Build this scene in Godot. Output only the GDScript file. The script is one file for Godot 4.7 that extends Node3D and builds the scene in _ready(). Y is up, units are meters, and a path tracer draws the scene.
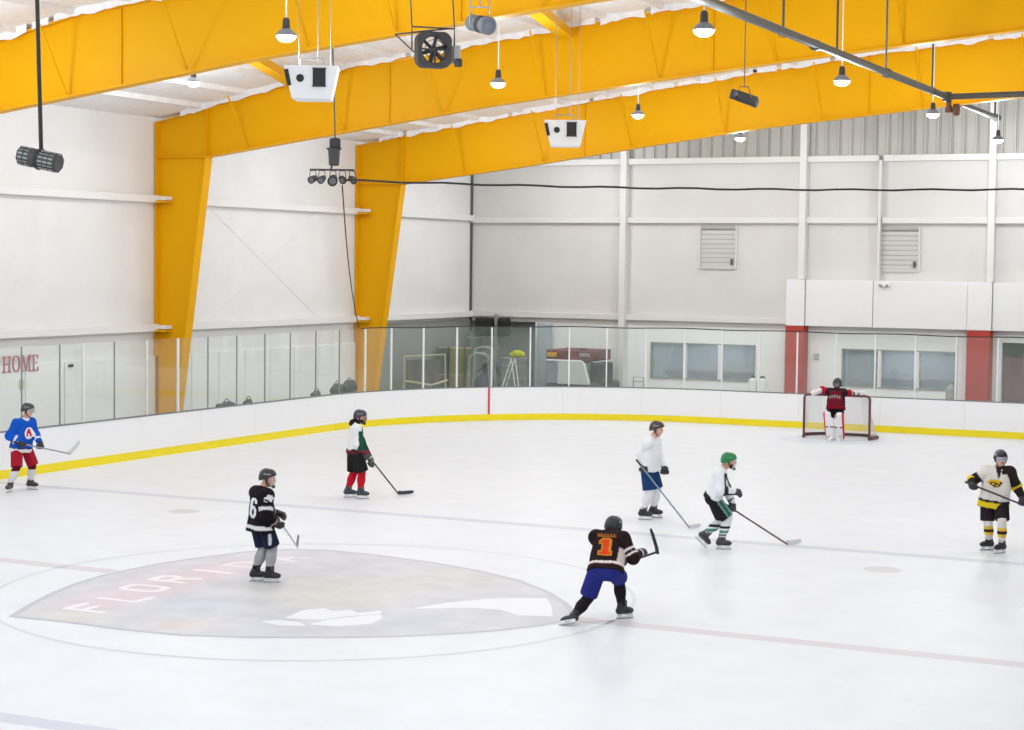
extends Node3D
# An ice rink: lens, light, hall, rink, fittings, players. Metres, y up; the centre spot of the rink is the origin and -z runs to the far goal.

const XL := -15.87      # left wall
const ZF := -36.0       # far wall
const XR := 26.0        # right wall
const ZN := 38.0        # near wall
const RX := 13.036      # half width of the rink
const RZ := 30.204      # half length of the rink
const RR := 8.53        # corner radius
const GX := [-15.87, -14.2, -10.0, -6.0, -2.5, 1.0, 4.7, 8.0, 26.0]
const TOPB := [8.35, 8.72, 9.6, 10.08, 10.5, 10.9, 11.2, 11.45, 9.3]
const TOPC := [8.4, 8.68, 9.27, 9.83, 10.27, 10.67, 11.0, 11.25, 9.1]
const BOTB := [7.45, 7.45, 8.02, 8.56, 8.94, 9.32, 9.66, 9.95, 8.0]
const BOTC := [7.2, 7.2, 7.7, 8.25, 8.7, 9.03, 9.37, 9.65, 7.7]

var M := {}
var taken := {}
var rng := RandomNumberGenerator.new()


class MB:                       # collects triangles; quads are given counterclockwise as seen from outside
	var v := PackedVector3Array()
	var n := PackedVector3Array()
	var c := PackedColorArray()
	var uv := PackedVector2Array()
	var ix := PackedInt32Array()
	var col := Color.WHITE
	var use_uv := false

	func put(p: Vector3, nn: Vector3, t := Vector2.ZERO) -> int:
		v.append(p); n.append(nn); c.append(col); uv.append(t)
		return v.size() - 1

	func tri(a: Vector3, b: Vector3, d: Vector3) -> void:
		var nn := (b - a).cross(d - a).normalized()
		var i := put(a, nn); put(b, nn); put(d, nn)
		ix.append_array([i, i + 2, i + 1])

	func quad(a: Vector3, b: Vector3, d: Vector3, e: Vector3) -> void:
		var nn := (d - a).cross(e - b).normalized()
		var i := put(a, nn); put(b, nn); put(d, nn); put(e, nn)
		ix.append_array([i, i + 2, i + 1, i, i + 3, i + 2])

	func box(at: Vector3, size: Vector3, basis := Basis()) -> MB:
		var p := []
		for k in 8:
			p.append(at + basis * (Vector3(size.x * (0.5 if k & 1 else -0.5), size.y * (0.5 if k & 2 else -0.5), size.z * (0.5 if k & 4 else -0.5))))
		quad(p[4], p[5], p[7], p[6]); quad(p[1], p[0], p[2], p[3])
		quad(p[5], p[1], p[3], p[7]); quad(p[0], p[4], p[6], p[2])
		quad(p[6], p[7], p[3], p[2]); quad(p[0], p[1], p[5], p[4])
		return self

	func soft_box(at: Vector3, size: Vector3, r: float, basis := Basis()) -> MB:   # chamfered
		var h := size * 0.5
		r = minf(r, minf(h.x, minf(h.y, h.z)) * 0.95)
		var f := func(x, y, z): return at + basis * Vector3(x, y, z)
		var q := h - Vector3(r, r, r)
		for s in [-1.0, 1.0]:
			var o: float = s
			for pl in 3:
				var P := []
				for w in [[-1, -1], [1, -1], [1, 1], [-1, 1]]:
					var a: float = w[0]
					var b: float = w[1]
					if pl == 0: P.append(f.call(o * h.x, a * q.y, b * q.z))
					elif pl == 1: P.append(f.call(b * q.x, o * h.y, a * q.z))
					else: P.append(f.call(a * q.x, b * q.y, o * h.z))
				if o > 0: quad(P[0], P[1], P[2], P[3])
				else: quad(P[3], P[2], P[1], P[0])
		for a in [-1.0, 1.0]:
			for b in [-1.0, 1.0]:
				var e1 := [f.call(a * h.x, b * q.y, -q.z), f.call(a * h.x, b * q.y, q.z), f.call(a * q.x, b * h.y, q.z), f.call(a * q.x, b * h.y, -q.z)]
				var e2 := [f.call(-q.x, a * h.y, b * q.z), f.call(q.x, a * h.y, b * q.z), f.call(q.x, a * q.y, b * h.z), f.call(-q.x, a * q.y, b * h.z)]
				var e3 := [f.call(a * q.x, -q.y, b * h.z), f.call(a * q.x, q.y, b * h.z), f.call(a * h.x, q.y, b * q.z), f.call(a * h.x, -q.y, b * q.z)]
				for e in [e1, e2, e3]:
					var nn: Vector3 = (e[2] - e[0]).cross(e[3] - e[1])
					if nn.dot((e[0] + e[2]) * 0.5 - at) > 0: quad(e[0], e[1], e[2], e[3])
					else: quad(e[3], e[2], e[1], e[0])
				for d in [-1.0, 1.0]:
					var t := [f.call(a * h.x, b * q.y, d * q.z), f.call(a * q.x, b * h.y, d * q.z), f.call(a * q.x, b * q.y, d * h.z)]
					if (t[1] - t[0]).cross(t[2] - t[0]).dot(t[0] - at) > 0: tri(t[0], t[1], t[2])
					else: tri(t[0], t[2], t[1])
		return self

	func tube(pts: Array, r: float, sides := 8, r2 := -1.0) -> MB:
		var prev := []
		var up := Vector3.ZERO
		for i in pts.size():
			var t: Vector3 = (pts[mini(i + 1, pts.size() - 1)] - pts[maxi(i - 1, 0)]).normalized()
			if up == Vector3.ZERO: up = t.cross(Vector3.UP if absf(t.y) < 0.9 else Vector3.RIGHT).normalized()
			else: up = (up - t * up.dot(t)).normalized()
			var w := t.cross(up)
			var rr := r if r2 < 0 else lerpf(r, r2, float(i) / (pts.size() - 1))
			var ring := []
			for k in sides:
				var d := up * cos(TAU * k / sides) + w * sin(TAU * k / sides)
				ring.append(put(pts[i] + d * rr, d))
			if prev:
				for k in sides:
					var k2 := (k + 1) % sides
					ix.append_array([prev[k], ring[k2], prev[k2], prev[k], ring[k], ring[k2]])
			for end in ([0] if i == 0 else []) + ([1] if i == pts.size() - 1 else []):
				var cn := t * (-1.0 if end == 0 else 1.0)
				var ci := put(pts[i], cn)
				var rim := []
				for k in sides: rim.append(put(v[ring[k]], cn))
				for k in sides:
					if end == 0: ix.append_array([ci, rim[k], rim[(k + 1) % sides]])
					else: ix.append_array([ci, rim[(k + 1) % sides], rim[k]])
			prev = ring
		return self

	func lathe(at: Vector3, prof: Array, sides := 20, basis := Basis()) -> MB:    # prof: Vector2(radius, height) from bottom to top, outside on the right
		var prev := []
		for i in prof.size():
			var a: Vector2 = prof[maxi(i - 1, 0)]
			var b: Vector2 = prof[mini(i + 1, prof.size() - 1)]
			var d := (b - a).normalized()
			var ring := []
			for k in sides:
				var q := Vector3(cos(TAU * k / sides), 0, -sin(TAU * k / sides))
				ring.append(put(at + basis * (q * prof[i].x + Vector3(0, prof[i].y, 0)), basis * (q * d.y + Vector3(0, -d.x, 0))))
			if prev:
				for k in sides:
					var k2 := (k + 1) % sides
					ix.append_array([prev[k], ring[k2], prev[k2], prev[k], ring[k], ring[k2]])
			prev = ring
		return self

	func prism(poly: Array, map: Callable, d0: float, d1: float) -> MB:        # a flat outline given depth: map(x, y, depth)
		var pp := PackedVector2Array(poly)
		var t := Geometry2D.triangulate_polygon(pp)
		var mid := Vector2.ZERO
		for p in pp: mid += p / pp.size()
		var cen: Vector3 = map.call(mid.x, mid.y, (d0 + d1) * 0.5)
		for d in [d0, d1]:
			var off: Vector3 = map.call(mid.x, mid.y, d) - cen
			for k in range(0, t.size(), 3):
				var a: Vector3 = map.call(pp[t[k]].x, pp[t[k]].y, d)
				var b: Vector3 = map.call(pp[t[k + 1]].x, pp[t[k + 1]].y, d)
				var e: Vector3 = map.call(pp[t[k + 2]].x, pp[t[k + 2]].y, d)
				if (b - a).cross(e - a).dot(off) > 0: tri(a, b, e)
				else: tri(a, e, b)
		var ccw := not Geometry2D.is_polygon_clockwise(pp)
		var hand: float = (map.call(1, 0, 0) - map.call(0, 0, 0)).cross(map.call(0, 1, 0) - map.call(0, 0, 0)).dot(map.call(0, 0, 1) - map.call(0, 0, 0))
		var flip := (hand * (d1 - d0) > 0) != (not ccw)
		for k in pp.size():
			var p := pp[k]
			var q := pp[(k + 1) % pp.size()]
			var A: Vector3 = map.call(p.x, p.y, d0)
			var B: Vector3 = map.call(q.x, q.y, d0)
			var Cc: Vector3 = map.call(q.x, q.y, d1)
			var D: Vector3 = map.call(p.x, p.y, d1)
			if flip: quad(A, B, Cc, D)
			else: quad(D, Cc, B, A)
		return self

	func mesh() -> ArrayMesh:
		var a := []
		a.resize(Mesh.ARRAY_MAX)
		a[Mesh.ARRAY_VERTEX] = v; a[Mesh.ARRAY_NORMAL] = n; a[Mesh.ARRAY_COLOR] = c; a[Mesh.ARRAY_INDEX] = ix
		if use_uv: a[Mesh.ARRAY_TEX_UV] = uv
		var m := ArrayMesh.new()
		m.add_surface_from_arrays(Mesh.PRIMITIVE_TRIANGLES, a)
		return m


class Field:                    # capsules joined smoothly, in groups that planes may cut
	var a := PackedVector3Array()
	var ba := PackedVector3Array()
	var bb := PackedFloat32Array()
	var ra := PackedFloat32Array()
	var rb := PackedFloat32Array()
	var g := PackedInt32Array()
	var cuts := [[]]
	var k := 0.04
	var all := PackedInt32Array()

	func cap(p: Vector3, q: Vector3, r1: float, r2: float) -> Field:
		a.append(p); ba.append(q - p); bb.append(maxf((q - p).length_squared(), 1e-8)); ra.append(r1); rb.append(r2 - r1); g.append(cuts.size() - 1)
		all.append(a.size() - 1)
		return self

	func cut(normal: Vector3, at: Vector3) -> Field:      # keeps the side the normal points away from
		cuts[-1].append([normal.normalized(), normal.normalized().dot(at)])
		return self

	func group() -> Field:
		if a.size(): cuts.append([])
		return self

	func one(i: int, p: Vector3) -> float:
		var d := p - a[i]
		var h := clampf(d.dot(ba[i]) / bb[i], 0.0, 1.0)
		return (d - ba[i] * h).length() - ra[i] - rb[i] * h

	func at(p: Vector3, list: PackedInt32Array) -> float:
		var total := 9.0
		var cur := -1
		var d := 9.0
		for i in list:
			if g[i] != cur:
				if cur >= 0:
					for c in cuts[cur]: d = maxf(d, c[0].dot(p) - c[1])
					var hh := maxf(0.015 - absf(total - d), 0.0) / 0.015
					total = minf(total, d) - hh * hh * 0.00375
				cur = g[i]
				d = 9.0
			var q := p - a[i]
			var h := clampf(q.dot(ba[i]) / bb[i], 0.0, 1.0)
			var e := (q - ba[i] * h).length() - ra[i] - rb[i] * h
			var w := maxf(k - absf(d - e), 0.0) / k
			d = minf(d, e) - w * w * k * 0.25
		if cur >= 0:
			for c in cuts[cur]: d = maxf(d, c[0].dot(p) - c[1])
			total = minf(total, d)
		return total

	func into(mb: MB, cell: float, tint: Callable) -> MB:     # surface nets
		var lo := Vector3(1e9, 1e9, 1e9)
		var hi := -lo
		for i in a.size():
			for e in [[a[i], ra[i]], [a[i] + ba[i], ra[i] + rb[i]]]:
				lo = lo.min(e[0] - Vector3.ONE * (e[1] + cell * 2)); hi = hi.max(e[0] + Vector3.ONE * (e[1] + cell * 2))
		const N := 6
		var bn := Vector3i(((hi - lo) / (cell * N)).ceil())
		var nx := bn.x * N + 1
		var ny := bn.y * N + 1
		var nz := bn.z * N + 1
		var val := PackedFloat32Array()
		val.resize(nx * ny * nz)
		val.fill(99.0)
		var idx := PackedInt32Array()
		idx.resize(nx * ny * nz)
		idx.fill(-1)
		var half := N * cell * 0.87
		var active := []
		for bz in bn.z:
			for by in bn.y:
				for bx in bn.x:
					var cen := lo + (Vector3(bx, by, bz) + Vector3.ONE * 0.5) * (N * cell)
					var near := PackedFloat32Array()
					near.resize(cuts.size())
					near.fill(9.0)
					var ds := PackedFloat32Array()
					for i in a.size():
						var d := one(i, cen)
						ds.append(d)
						near[g[i]] = minf(near[g[i]], d)
					var least := 9.0
					for x in near: least = minf(least, x)
					if least > half + 0.02 or (cuts.size() == 1 and cuts[0].is_empty() and least < -half - 0.02): continue
					var list := PackedInt32Array()
					for i in a.size():
						if ds[i] < near[g[i]] + 2 * half + k and ds[i] < half + 0.06: list.append(i)
					active.append([bx * N, by * N, bz * N])
					for z in N + 1:
						for y in N + 1:
							var o := (bx * N) + nx * ((by * N + y) + ny * (bz * N + z))
							for x in N + 1:
								if val[o + x] == 99.0:
									val[o + x] = at(lo + Vector3(bx * N + x, by * N + y, bz * N + z) * cell, list)
		var s1 := 1
		var s2 := nx
		var s3 := nx * ny
		var cells := []
		for b in active:
			for z in N:
				for y in N:
					for x in N:
						var o: int = (b[0] + x) + nx * ((b[1] + y) + ny * (b[2] + z))
						var v0 := val[o]
						var v1 := val[o + s1]
						var v2 := val[o + s2]
						var v3 := val[o + s1 + s2]
						var v4 := val[o + s3]
						var v5 := val[o + s1 + s3]
						var v6 := val[o + s2 + s3]
						var v7 := val[o + s1 + s2 + s3]
						var neg := int(v0 < 0) + int(v1 < 0) + int(v2 < 0) + int(v3 < 0) + int(v4 < 0) + int(v5 < 0) + int(v6 < 0) + int(v7 < 0)
						if neg == 0 or neg == 8: continue
						var sum := Vector3.ZERO
						var cnt := 0
						if (v0 < 0) != (v1 < 0): sum += Vector3(v0 / (v0 - v1), 0, 0); cnt += 1
						if (v2 < 0) != (v3 < 0): sum += Vector3(v2 / (v2 - v3), 1, 0); cnt += 1
						if (v4 < 0) != (v5 < 0): sum += Vector3(v4 / (v4 - v5), 0, 1); cnt += 1
						if (v6 < 0) != (v7 < 0): sum += Vector3(v6 / (v6 - v7), 1, 1); cnt += 1
						if (v0 < 0) != (v2 < 0): sum += Vector3(0, v0 / (v0 - v2), 0); cnt += 1
						if (v1 < 0) != (v3 < 0): sum += Vector3(1, v1 / (v1 - v3), 0); cnt += 1
						if (v4 < 0) != (v6 < 0): sum += Vector3(0, v4 / (v4 - v6), 1); cnt += 1
						if (v5 < 0) != (v7 < 0): sum += Vector3(1, v5 / (v5 - v7), 1); cnt += 1
						if (v0 < 0) != (v4 < 0): sum += Vector3(0, 0, v0 / (v0 - v4)); cnt += 1
						if (v1 < 0) != (v5 < 0): sum += Vector3(1, 0, v1 / (v1 - v5)); cnt += 1
						if (v2 < 0) != (v6 < 0): sum += Vector3(0, 1, v2 / (v2 - v6)); cnt += 1
						if (v3 < 0) != (v7 < 0): sum += Vector3(1, 1, v3 / (v3 - v7)); cnt += 1
						var p := lo + (Vector3(b[0] + x, b[1] + y, b[2] + z) + sum / cnt) * cell
						var nn := Vector3(v1 + v3 + v5 + v7 - v0 - v2 - v4 - v6, v2 + v3 + v6 + v7 - v0 - v1 - v4 - v5, v4 + v5 + v6 + v7 - v0 - v1 - v2 - v3).normalized()
						mb.col = tint.call(p).srgb_to_linear()
						idx[o] = mb.put(p, nn)
						cells.append(o)
		for o in cells:
			var w := val[o] < 0
			for ax in 3:
				var st := [s1, s2, s3][ax] as int
				if w == (val[o + st] < 0): continue
				var u := [s2, s3, s1][ax] as int
				var t := [s3, s1, s2][ax] as int
				if o - u - t < 0: continue
				var q0 := idx[o]
				var q1 := idx[o - u]
				var q2 := idx[o - u - t]
				var q3 := idx[o - t]
				if q0 < 0 or q1 < 0 or q2 < 0 or q3 < 0: continue
				if w: mb.ix.append_array([q0, q2, q1, q0, q3, q2])
				else: mb.ix.append_array([q0, q1, q2, q0, q2, q3])
		mb.col = Color.WHITE
		return mb

	func surface(from: Vector3, dir: Vector3) -> Variant:     # where a ray meets it, or null
		var t := 0.0
		for i in 60:
			var d := at(from + dir * t, all)
			if d < 0.003: return from + dir * t
			t += d * 0.8
			if t > 1.2: return null
		return null


# ---------------------------------------------------------------- naming and materials

func numbered(called: String) -> String:
	taken[called] = taken.get(called, -1) + 1
	return called if taken[called] == 0 else "%s_%03d" % [called, taken[called]]


func obj(called: String, mb, m: Material, parent: Node = self) -> MeshInstance3D:
	var o := MeshInstance3D.new()
	o.mesh = mb.mesh() if mb is MB else mb
	o.material_override = m
	if parent == self: o.name = numbered(called)
	else:
		var base := called
		var i := 0
		while parent.has_node(NodePath(called)):
			i += 1
			called = "%s_%03d" % [base, i]
		o.name = called
	parent.add_child(o, true)
	return o


func thing(called: String, label: String, category: String, at := Vector3.ZERO, turn := 0.0, group := "") -> Node3D:
	var o := Node3D.new()
	o.name = numbered(called)
	add_child(o, true)
	o.position = at
	o.rotation.y = turn
	tag(o, label, category, group)
	return o


func tag(o: Node, label: String, category: String, group := "") -> Node:
	o.set_meta("label", label)
	o.set_meta("category", category)
	if group: o.set_meta("group", group)
	return o


func struct(called: String, mb, m: Material) -> MeshInstance3D:
	var o := obj(called, mb, m)
	o.set_meta("kind", "structure")
	return o


func dup(src: Node3D, label: String, at: Vector3, turn := 0.0) -> Node3D:
	var r: Node3D = src.duplicate()
	r.name = numbered(str(src.name).rstrip("0123456789").trim_suffix("_"))
	add_child(r, true)
	r.position = at
	r.rotation.y = turn
	r.set_meta("label", label)
	return r


func mat(r: int, g: int, b: int, rough := 0.6, metal := 0.0, spec := 0.5) -> StandardMaterial3D:
	var m := StandardMaterial3D.new()
	m.albedo_color = Color8(r, g, b)
	m.roughness = rough
	m.metallic = metal
	m.metallic_specular = spec
	return m


func glow(c: Color, e: float) -> StandardMaterial3D:
	var m := StandardMaterial3D.new()
	m.albedo_color = c
	m.emission_enabled = true
	m.emission = c
	m.emission_energy_multiplier = e
	return m


func noisy(m: StandardMaterial3D, freq: float, dark: float, scale: float, seed_ := 1) -> StandardMaterial3D:   # faint mottling of the colour
	var t := NoiseTexture2D.new()
	t.width = 512; t.height = 512; t.seamless = true
	var n := FastNoiseLite.new()
	n.seed = seed_; n.frequency = freq; n.fractal_octaves = 4
	t.noise = n
	var g := Gradient.new()
	g.set_color(0, Color(dark, dark, dark)); g.set_color(1, Color.WHITE)
	t.color_ramp = g
	m.albedo_texture = t
	m.uv1_triplanar = true
	m.uv1_world_triplanar = true
	m.uv1_scale = Vector3.ONE * scale
	return m


func tone(r: int, g: int, b: int) -> Color:
	return Color8(r, g, b)


func table(t: Array, x: float) -> float:
	for i in GX.size() - 1:
		if x <= GX[i + 1]: return lerpf(t[i], t[i + 1], clampf((x - GX[i]) / (GX[i + 1] - GX[i]), 0, 1))
	return t[-1]


func roof(x: float, z: float) -> float:
	return lerpf(table(TOPB, x), table(TOPC, x), clampf((-17.6 - z) / 10.45, 0, 1))


func _ready() -> void:
	rng.seed = 7
	var cam := Camera3D.new()
	cam.name = "camera"
	cam.position = Vector3(13.8929, 4.7671, 22.538)
	cam.basis = Basis(Vector3.UP, 0.4473) * Basis(Vector3.RIGHT, -0.0551) * Basis(Vector3.BACK, 0.0119)
	cam.fov = 2.0 * rad_to_deg(atan(365.0 / 1842.697))
	cam.near = 0.1
	cam.far = 200.0
	add_child(cam)
	cam.current = true
	var env := Environment.new()
	env.background_mode = Environment.BG_COLOR
	env.background_color = Color(0.6, 0.7, 0.8)
	env.tonemap_mode = Environment.TONE_MAPPER_LINEAR
	env.tonemap_exposure = 0.43
	env.sdfgi_enabled = true
	env.ssao_enabled = true
	env.ssil_enabled = true
	var we := WorldEnvironment.new()
	we.name = "world_environment"
	we.environment = env
	add_child(we)
	materials()
	lamps()
	hall()
	frames()
	ice()
	boards()
	far_wall_fittings()
	left_side()
	hanging()
	storage()
	goal()
	players()


func materials() -> void:
	M.ice = noisy(mat(237, 238, 241, 0.42, 0.0, 0.35), 0.012, 0.975, 0.13, 3)
	M.concrete = noisy(mat(188, 188, 186, 0.9), 0.02, 0.8, 0.3, 4)
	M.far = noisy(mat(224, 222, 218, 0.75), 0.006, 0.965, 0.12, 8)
	M.wall = noisy(mat(243, 242, 240, 0.75), 0.006, 0.965, 0.12, 5)
	M.girt = mat(240, 239, 237, 0.55)
	M.ceiling = noisy(mat(250, 248, 246, 0.7), 0.02, 0.94, 0.35, 6)
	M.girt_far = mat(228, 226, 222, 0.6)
	M.shade = mat(128, 130, 136, 0.4, 0.5)
	M.siding = mat(184, 182, 175, 0.5, 0.1)
	M.siding_b = mat(176, 174, 168, 0.5, 0.1)
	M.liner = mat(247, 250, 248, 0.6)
	M.recess_grey = mat(150, 150, 146, 0.85)
	M.dark_grey = mat(92, 92, 92, 0.8)
	M.yellow = mat(234, 170, 1, 0.45, 0.0, 0.25)
	M.red = mat(178, 52, 42, 0.55)
	M.maroon = mat(112, 58, 64, 0.6)
	M.door = mat(120, 92, 96, 0.6)
	M.board = mat(247, 247, 248, 0.35, 0.0, 0.4)
	M.kick = mat(248, 226, 8, 0.45)
	M.rail = mat(120, 124, 126, 0.5)
	M.post = mat(238, 240, 240, 0.4)
	M.joint = mat(150, 156, 152, 0.4)
	M.black = mat(34, 33, 34, 0.6)
	M.charcoal = mat(62, 60, 60, 0.6)
	M.pipe = mat(84, 84, 78, 0.5)
	M.rust = mat(120, 82, 60, 0.7)
	M.steel = mat(175, 178, 182, 0.35, 0.7)
	M.white = mat(240, 240, 240, 0.5)
	M.cable = mat(44, 42, 40, 0.7)
	M.wire = mat(150, 150, 148, 0.5, 0.3)
	M.room = mat(176, 186, 194, 0.8)
	M.olive = mat(128, 118, 66, 0.8)
	M.lime = mat(190, 200, 50, 0.7)
	M.lamp = glow(Color(1.0, 0.99, 0.99), 7.0)
	var g := StandardMaterial3D.new()
	g.albedo_color = Color(0.74, 0.88, 0.81, 0.045)
	g.transparency = BaseMaterial3D.TRANSPARENCY_ALPHA
	g.roughness = 0.03
	g.metallic_specular = 0.4
	M.glass = g
	var w := g.duplicate()
	w.albedo_color = Color(0.74, 0.79, 0.83, 0.36)
	M.window = w
	var vc := mat(255, 255, 255, 0.85, 0.0, 0.25)
	vc.vertex_color_use_as_albedo = true
	M.cloth = vc
	var vs := mat(255, 255, 255, 0.4, 0.0, 0.5)
	vs.vertex_color_use_as_albedo = true
	M.shell = vs
	var sk := mat(255, 255, 255, 0.6, 0.0, 0.4)
	sk.vertex_color_use_as_albedo = true
	M.skin = sk


# ---------------------------------------------------------------- lamps: high bays on a grid over the hall

func make_lamp(at: Vector3, label: String) -> Node3D:
	var t := thing("high_bay_lamp", label, "ceiling lamp", at, 0.0, "high bay lamps hanging from the roof")
	var shade := MB.new().lathe(Vector3.ZERO, [Vector2(0.165, 0.0), Vector2(0.172, 0.0), Vector2(0.165, 0.025), Vector2(0.11, 0.085), Vector2(0.07, 0.115), Vector2(0.062, 0.115), Vector2(0.104, 0.08), Vector2(0.158, 0.02), Vector2(0.165, 0.0)], 24)
	obj("shade", shade, M.shade, t)
	var dr := MB.new().lathe(Vector3.ZERO, [Vector2(0.0, 0.1), Vector2(0.06, 0.1), Vector2(0.064, 0.13), Vector2(0.056, 0.26), Vector2(0.03, 0.29), Vector2(0.0, 0.29)], 16)
	obj("driver", dr, M.charcoal, t)
	var bulb := MB.new().lathe(Vector3.ZERO, [Vector2(0.0, -0.1), Vector2(0.07, -0.092), Vector2(0.13, -0.06), Vector2(0.158, -0.02), Vector2(0.158, 0.012), Vector2(0.12, 0.05), Vector2(0.0, 0.08)], 20)
	obj("bulb", bulb, M.lamp, t)
	var top := maxf(roof(at.x, at.z) - at.y + 0.17, 0.34)
	obj("stem", MB.new().tube([Vector3(0, 0.28, 0), Vector3(0, top, 0)], 0.012, 6), M.white, t)
	var l := OmniLight3D.new()
	l.name = "light"
	l.position = Vector3(0, -0.2, 0)
	l.light_color = Color(0.945, 0.972, 1.0)
	l.light_energy = 21.0
	l.light_size = 0.3
	l.omni_range = 90.0
	l.omni_attenuation = 2.0
	l.shadow_enabled = true
	t.add_child(l, true)
	return t


func lamps() -> void:
	make_lamp(Vector3(-2.29, 8.36, -2.69), "lit lamp in front of the nearest yellow beam, left of the white speaker cluster")
	make_lamp(Vector3(4.39, 8.29, -3.78), "largest lit lamp, left of the dark pipe and against the middle yellow beam")
	make_lamp(Vector3(-3.42, 8.57, -12.71), "lit lamp right of the black fan and below the grey projector")
	make_lamp(Vector3(3.96, 8.4, -12.91), "lit lamp hanging just under the dark pipe, right of the black spotlight")
	make_lamp(Vector3(-4.29, 8.71, -22.85), "lit lamp against the farthest yellow beam, right of the smaller white speaker cluster")
	make_lamp(Vector3(3.28, 8.61, -23.7), "small lit lamp beside the rusty pipe valve")
	make_lamp(Vector3(-4.12, 8.62, -30.7), "small lit lamp at the lower edge of the farthest yellow beam, below the spotlight")
	make_lamp(Vector3(3.18, 8.55, -32.54), "small lit lamp in front of the grey siding at the end of the short pipe")
	make_lamp(Vector3(-11.0, 8.8, -12.4), "lit lamp against the white ceiling above the knee of the middle frame")
	make_lamp(Vector3(-11.0, 8.87, -23.0), "added unseen lamp behind the middle yellow rafter near the left wall")  # added to brighten the far left, set high so the rafter hides it
	make_lamp(Vector3(-11.0, 8.5, -32.0), "added unseen lamp behind the farthest yellow rafter near the corner")  # added out of sight to lift the dark left end of the gable
	make_lamp(Vector3(-11.0, 8.5, -3.0), "lit lamp beyond the left edge over the left boards")
	var nth := ["first", "second", "third", "fourth"]
	for i in 4:
		make_lamp(Vector3([-11.0, -3.6, 3.8, 11.5][i], 8.5, 7.0), "lit lamp over the near half, %s from the left wall in its nearer row" % nth[i])
		make_lamp(Vector3([-11.0, -3.6, 3.8, 11.5][i], 8.5, 17.0), "lit lamp above the viewer, %s from the left wall in the rearmost row" % nth[i])
		make_lamp(Vector3(11.5, 8.5, [-3.0, -13.0, -23.0, -32.0][i]), "lit lamp past the right edge over the right boards, %s towards the far wall" % nth[i])


# ---------------------------------------------------------------- the hall

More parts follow.
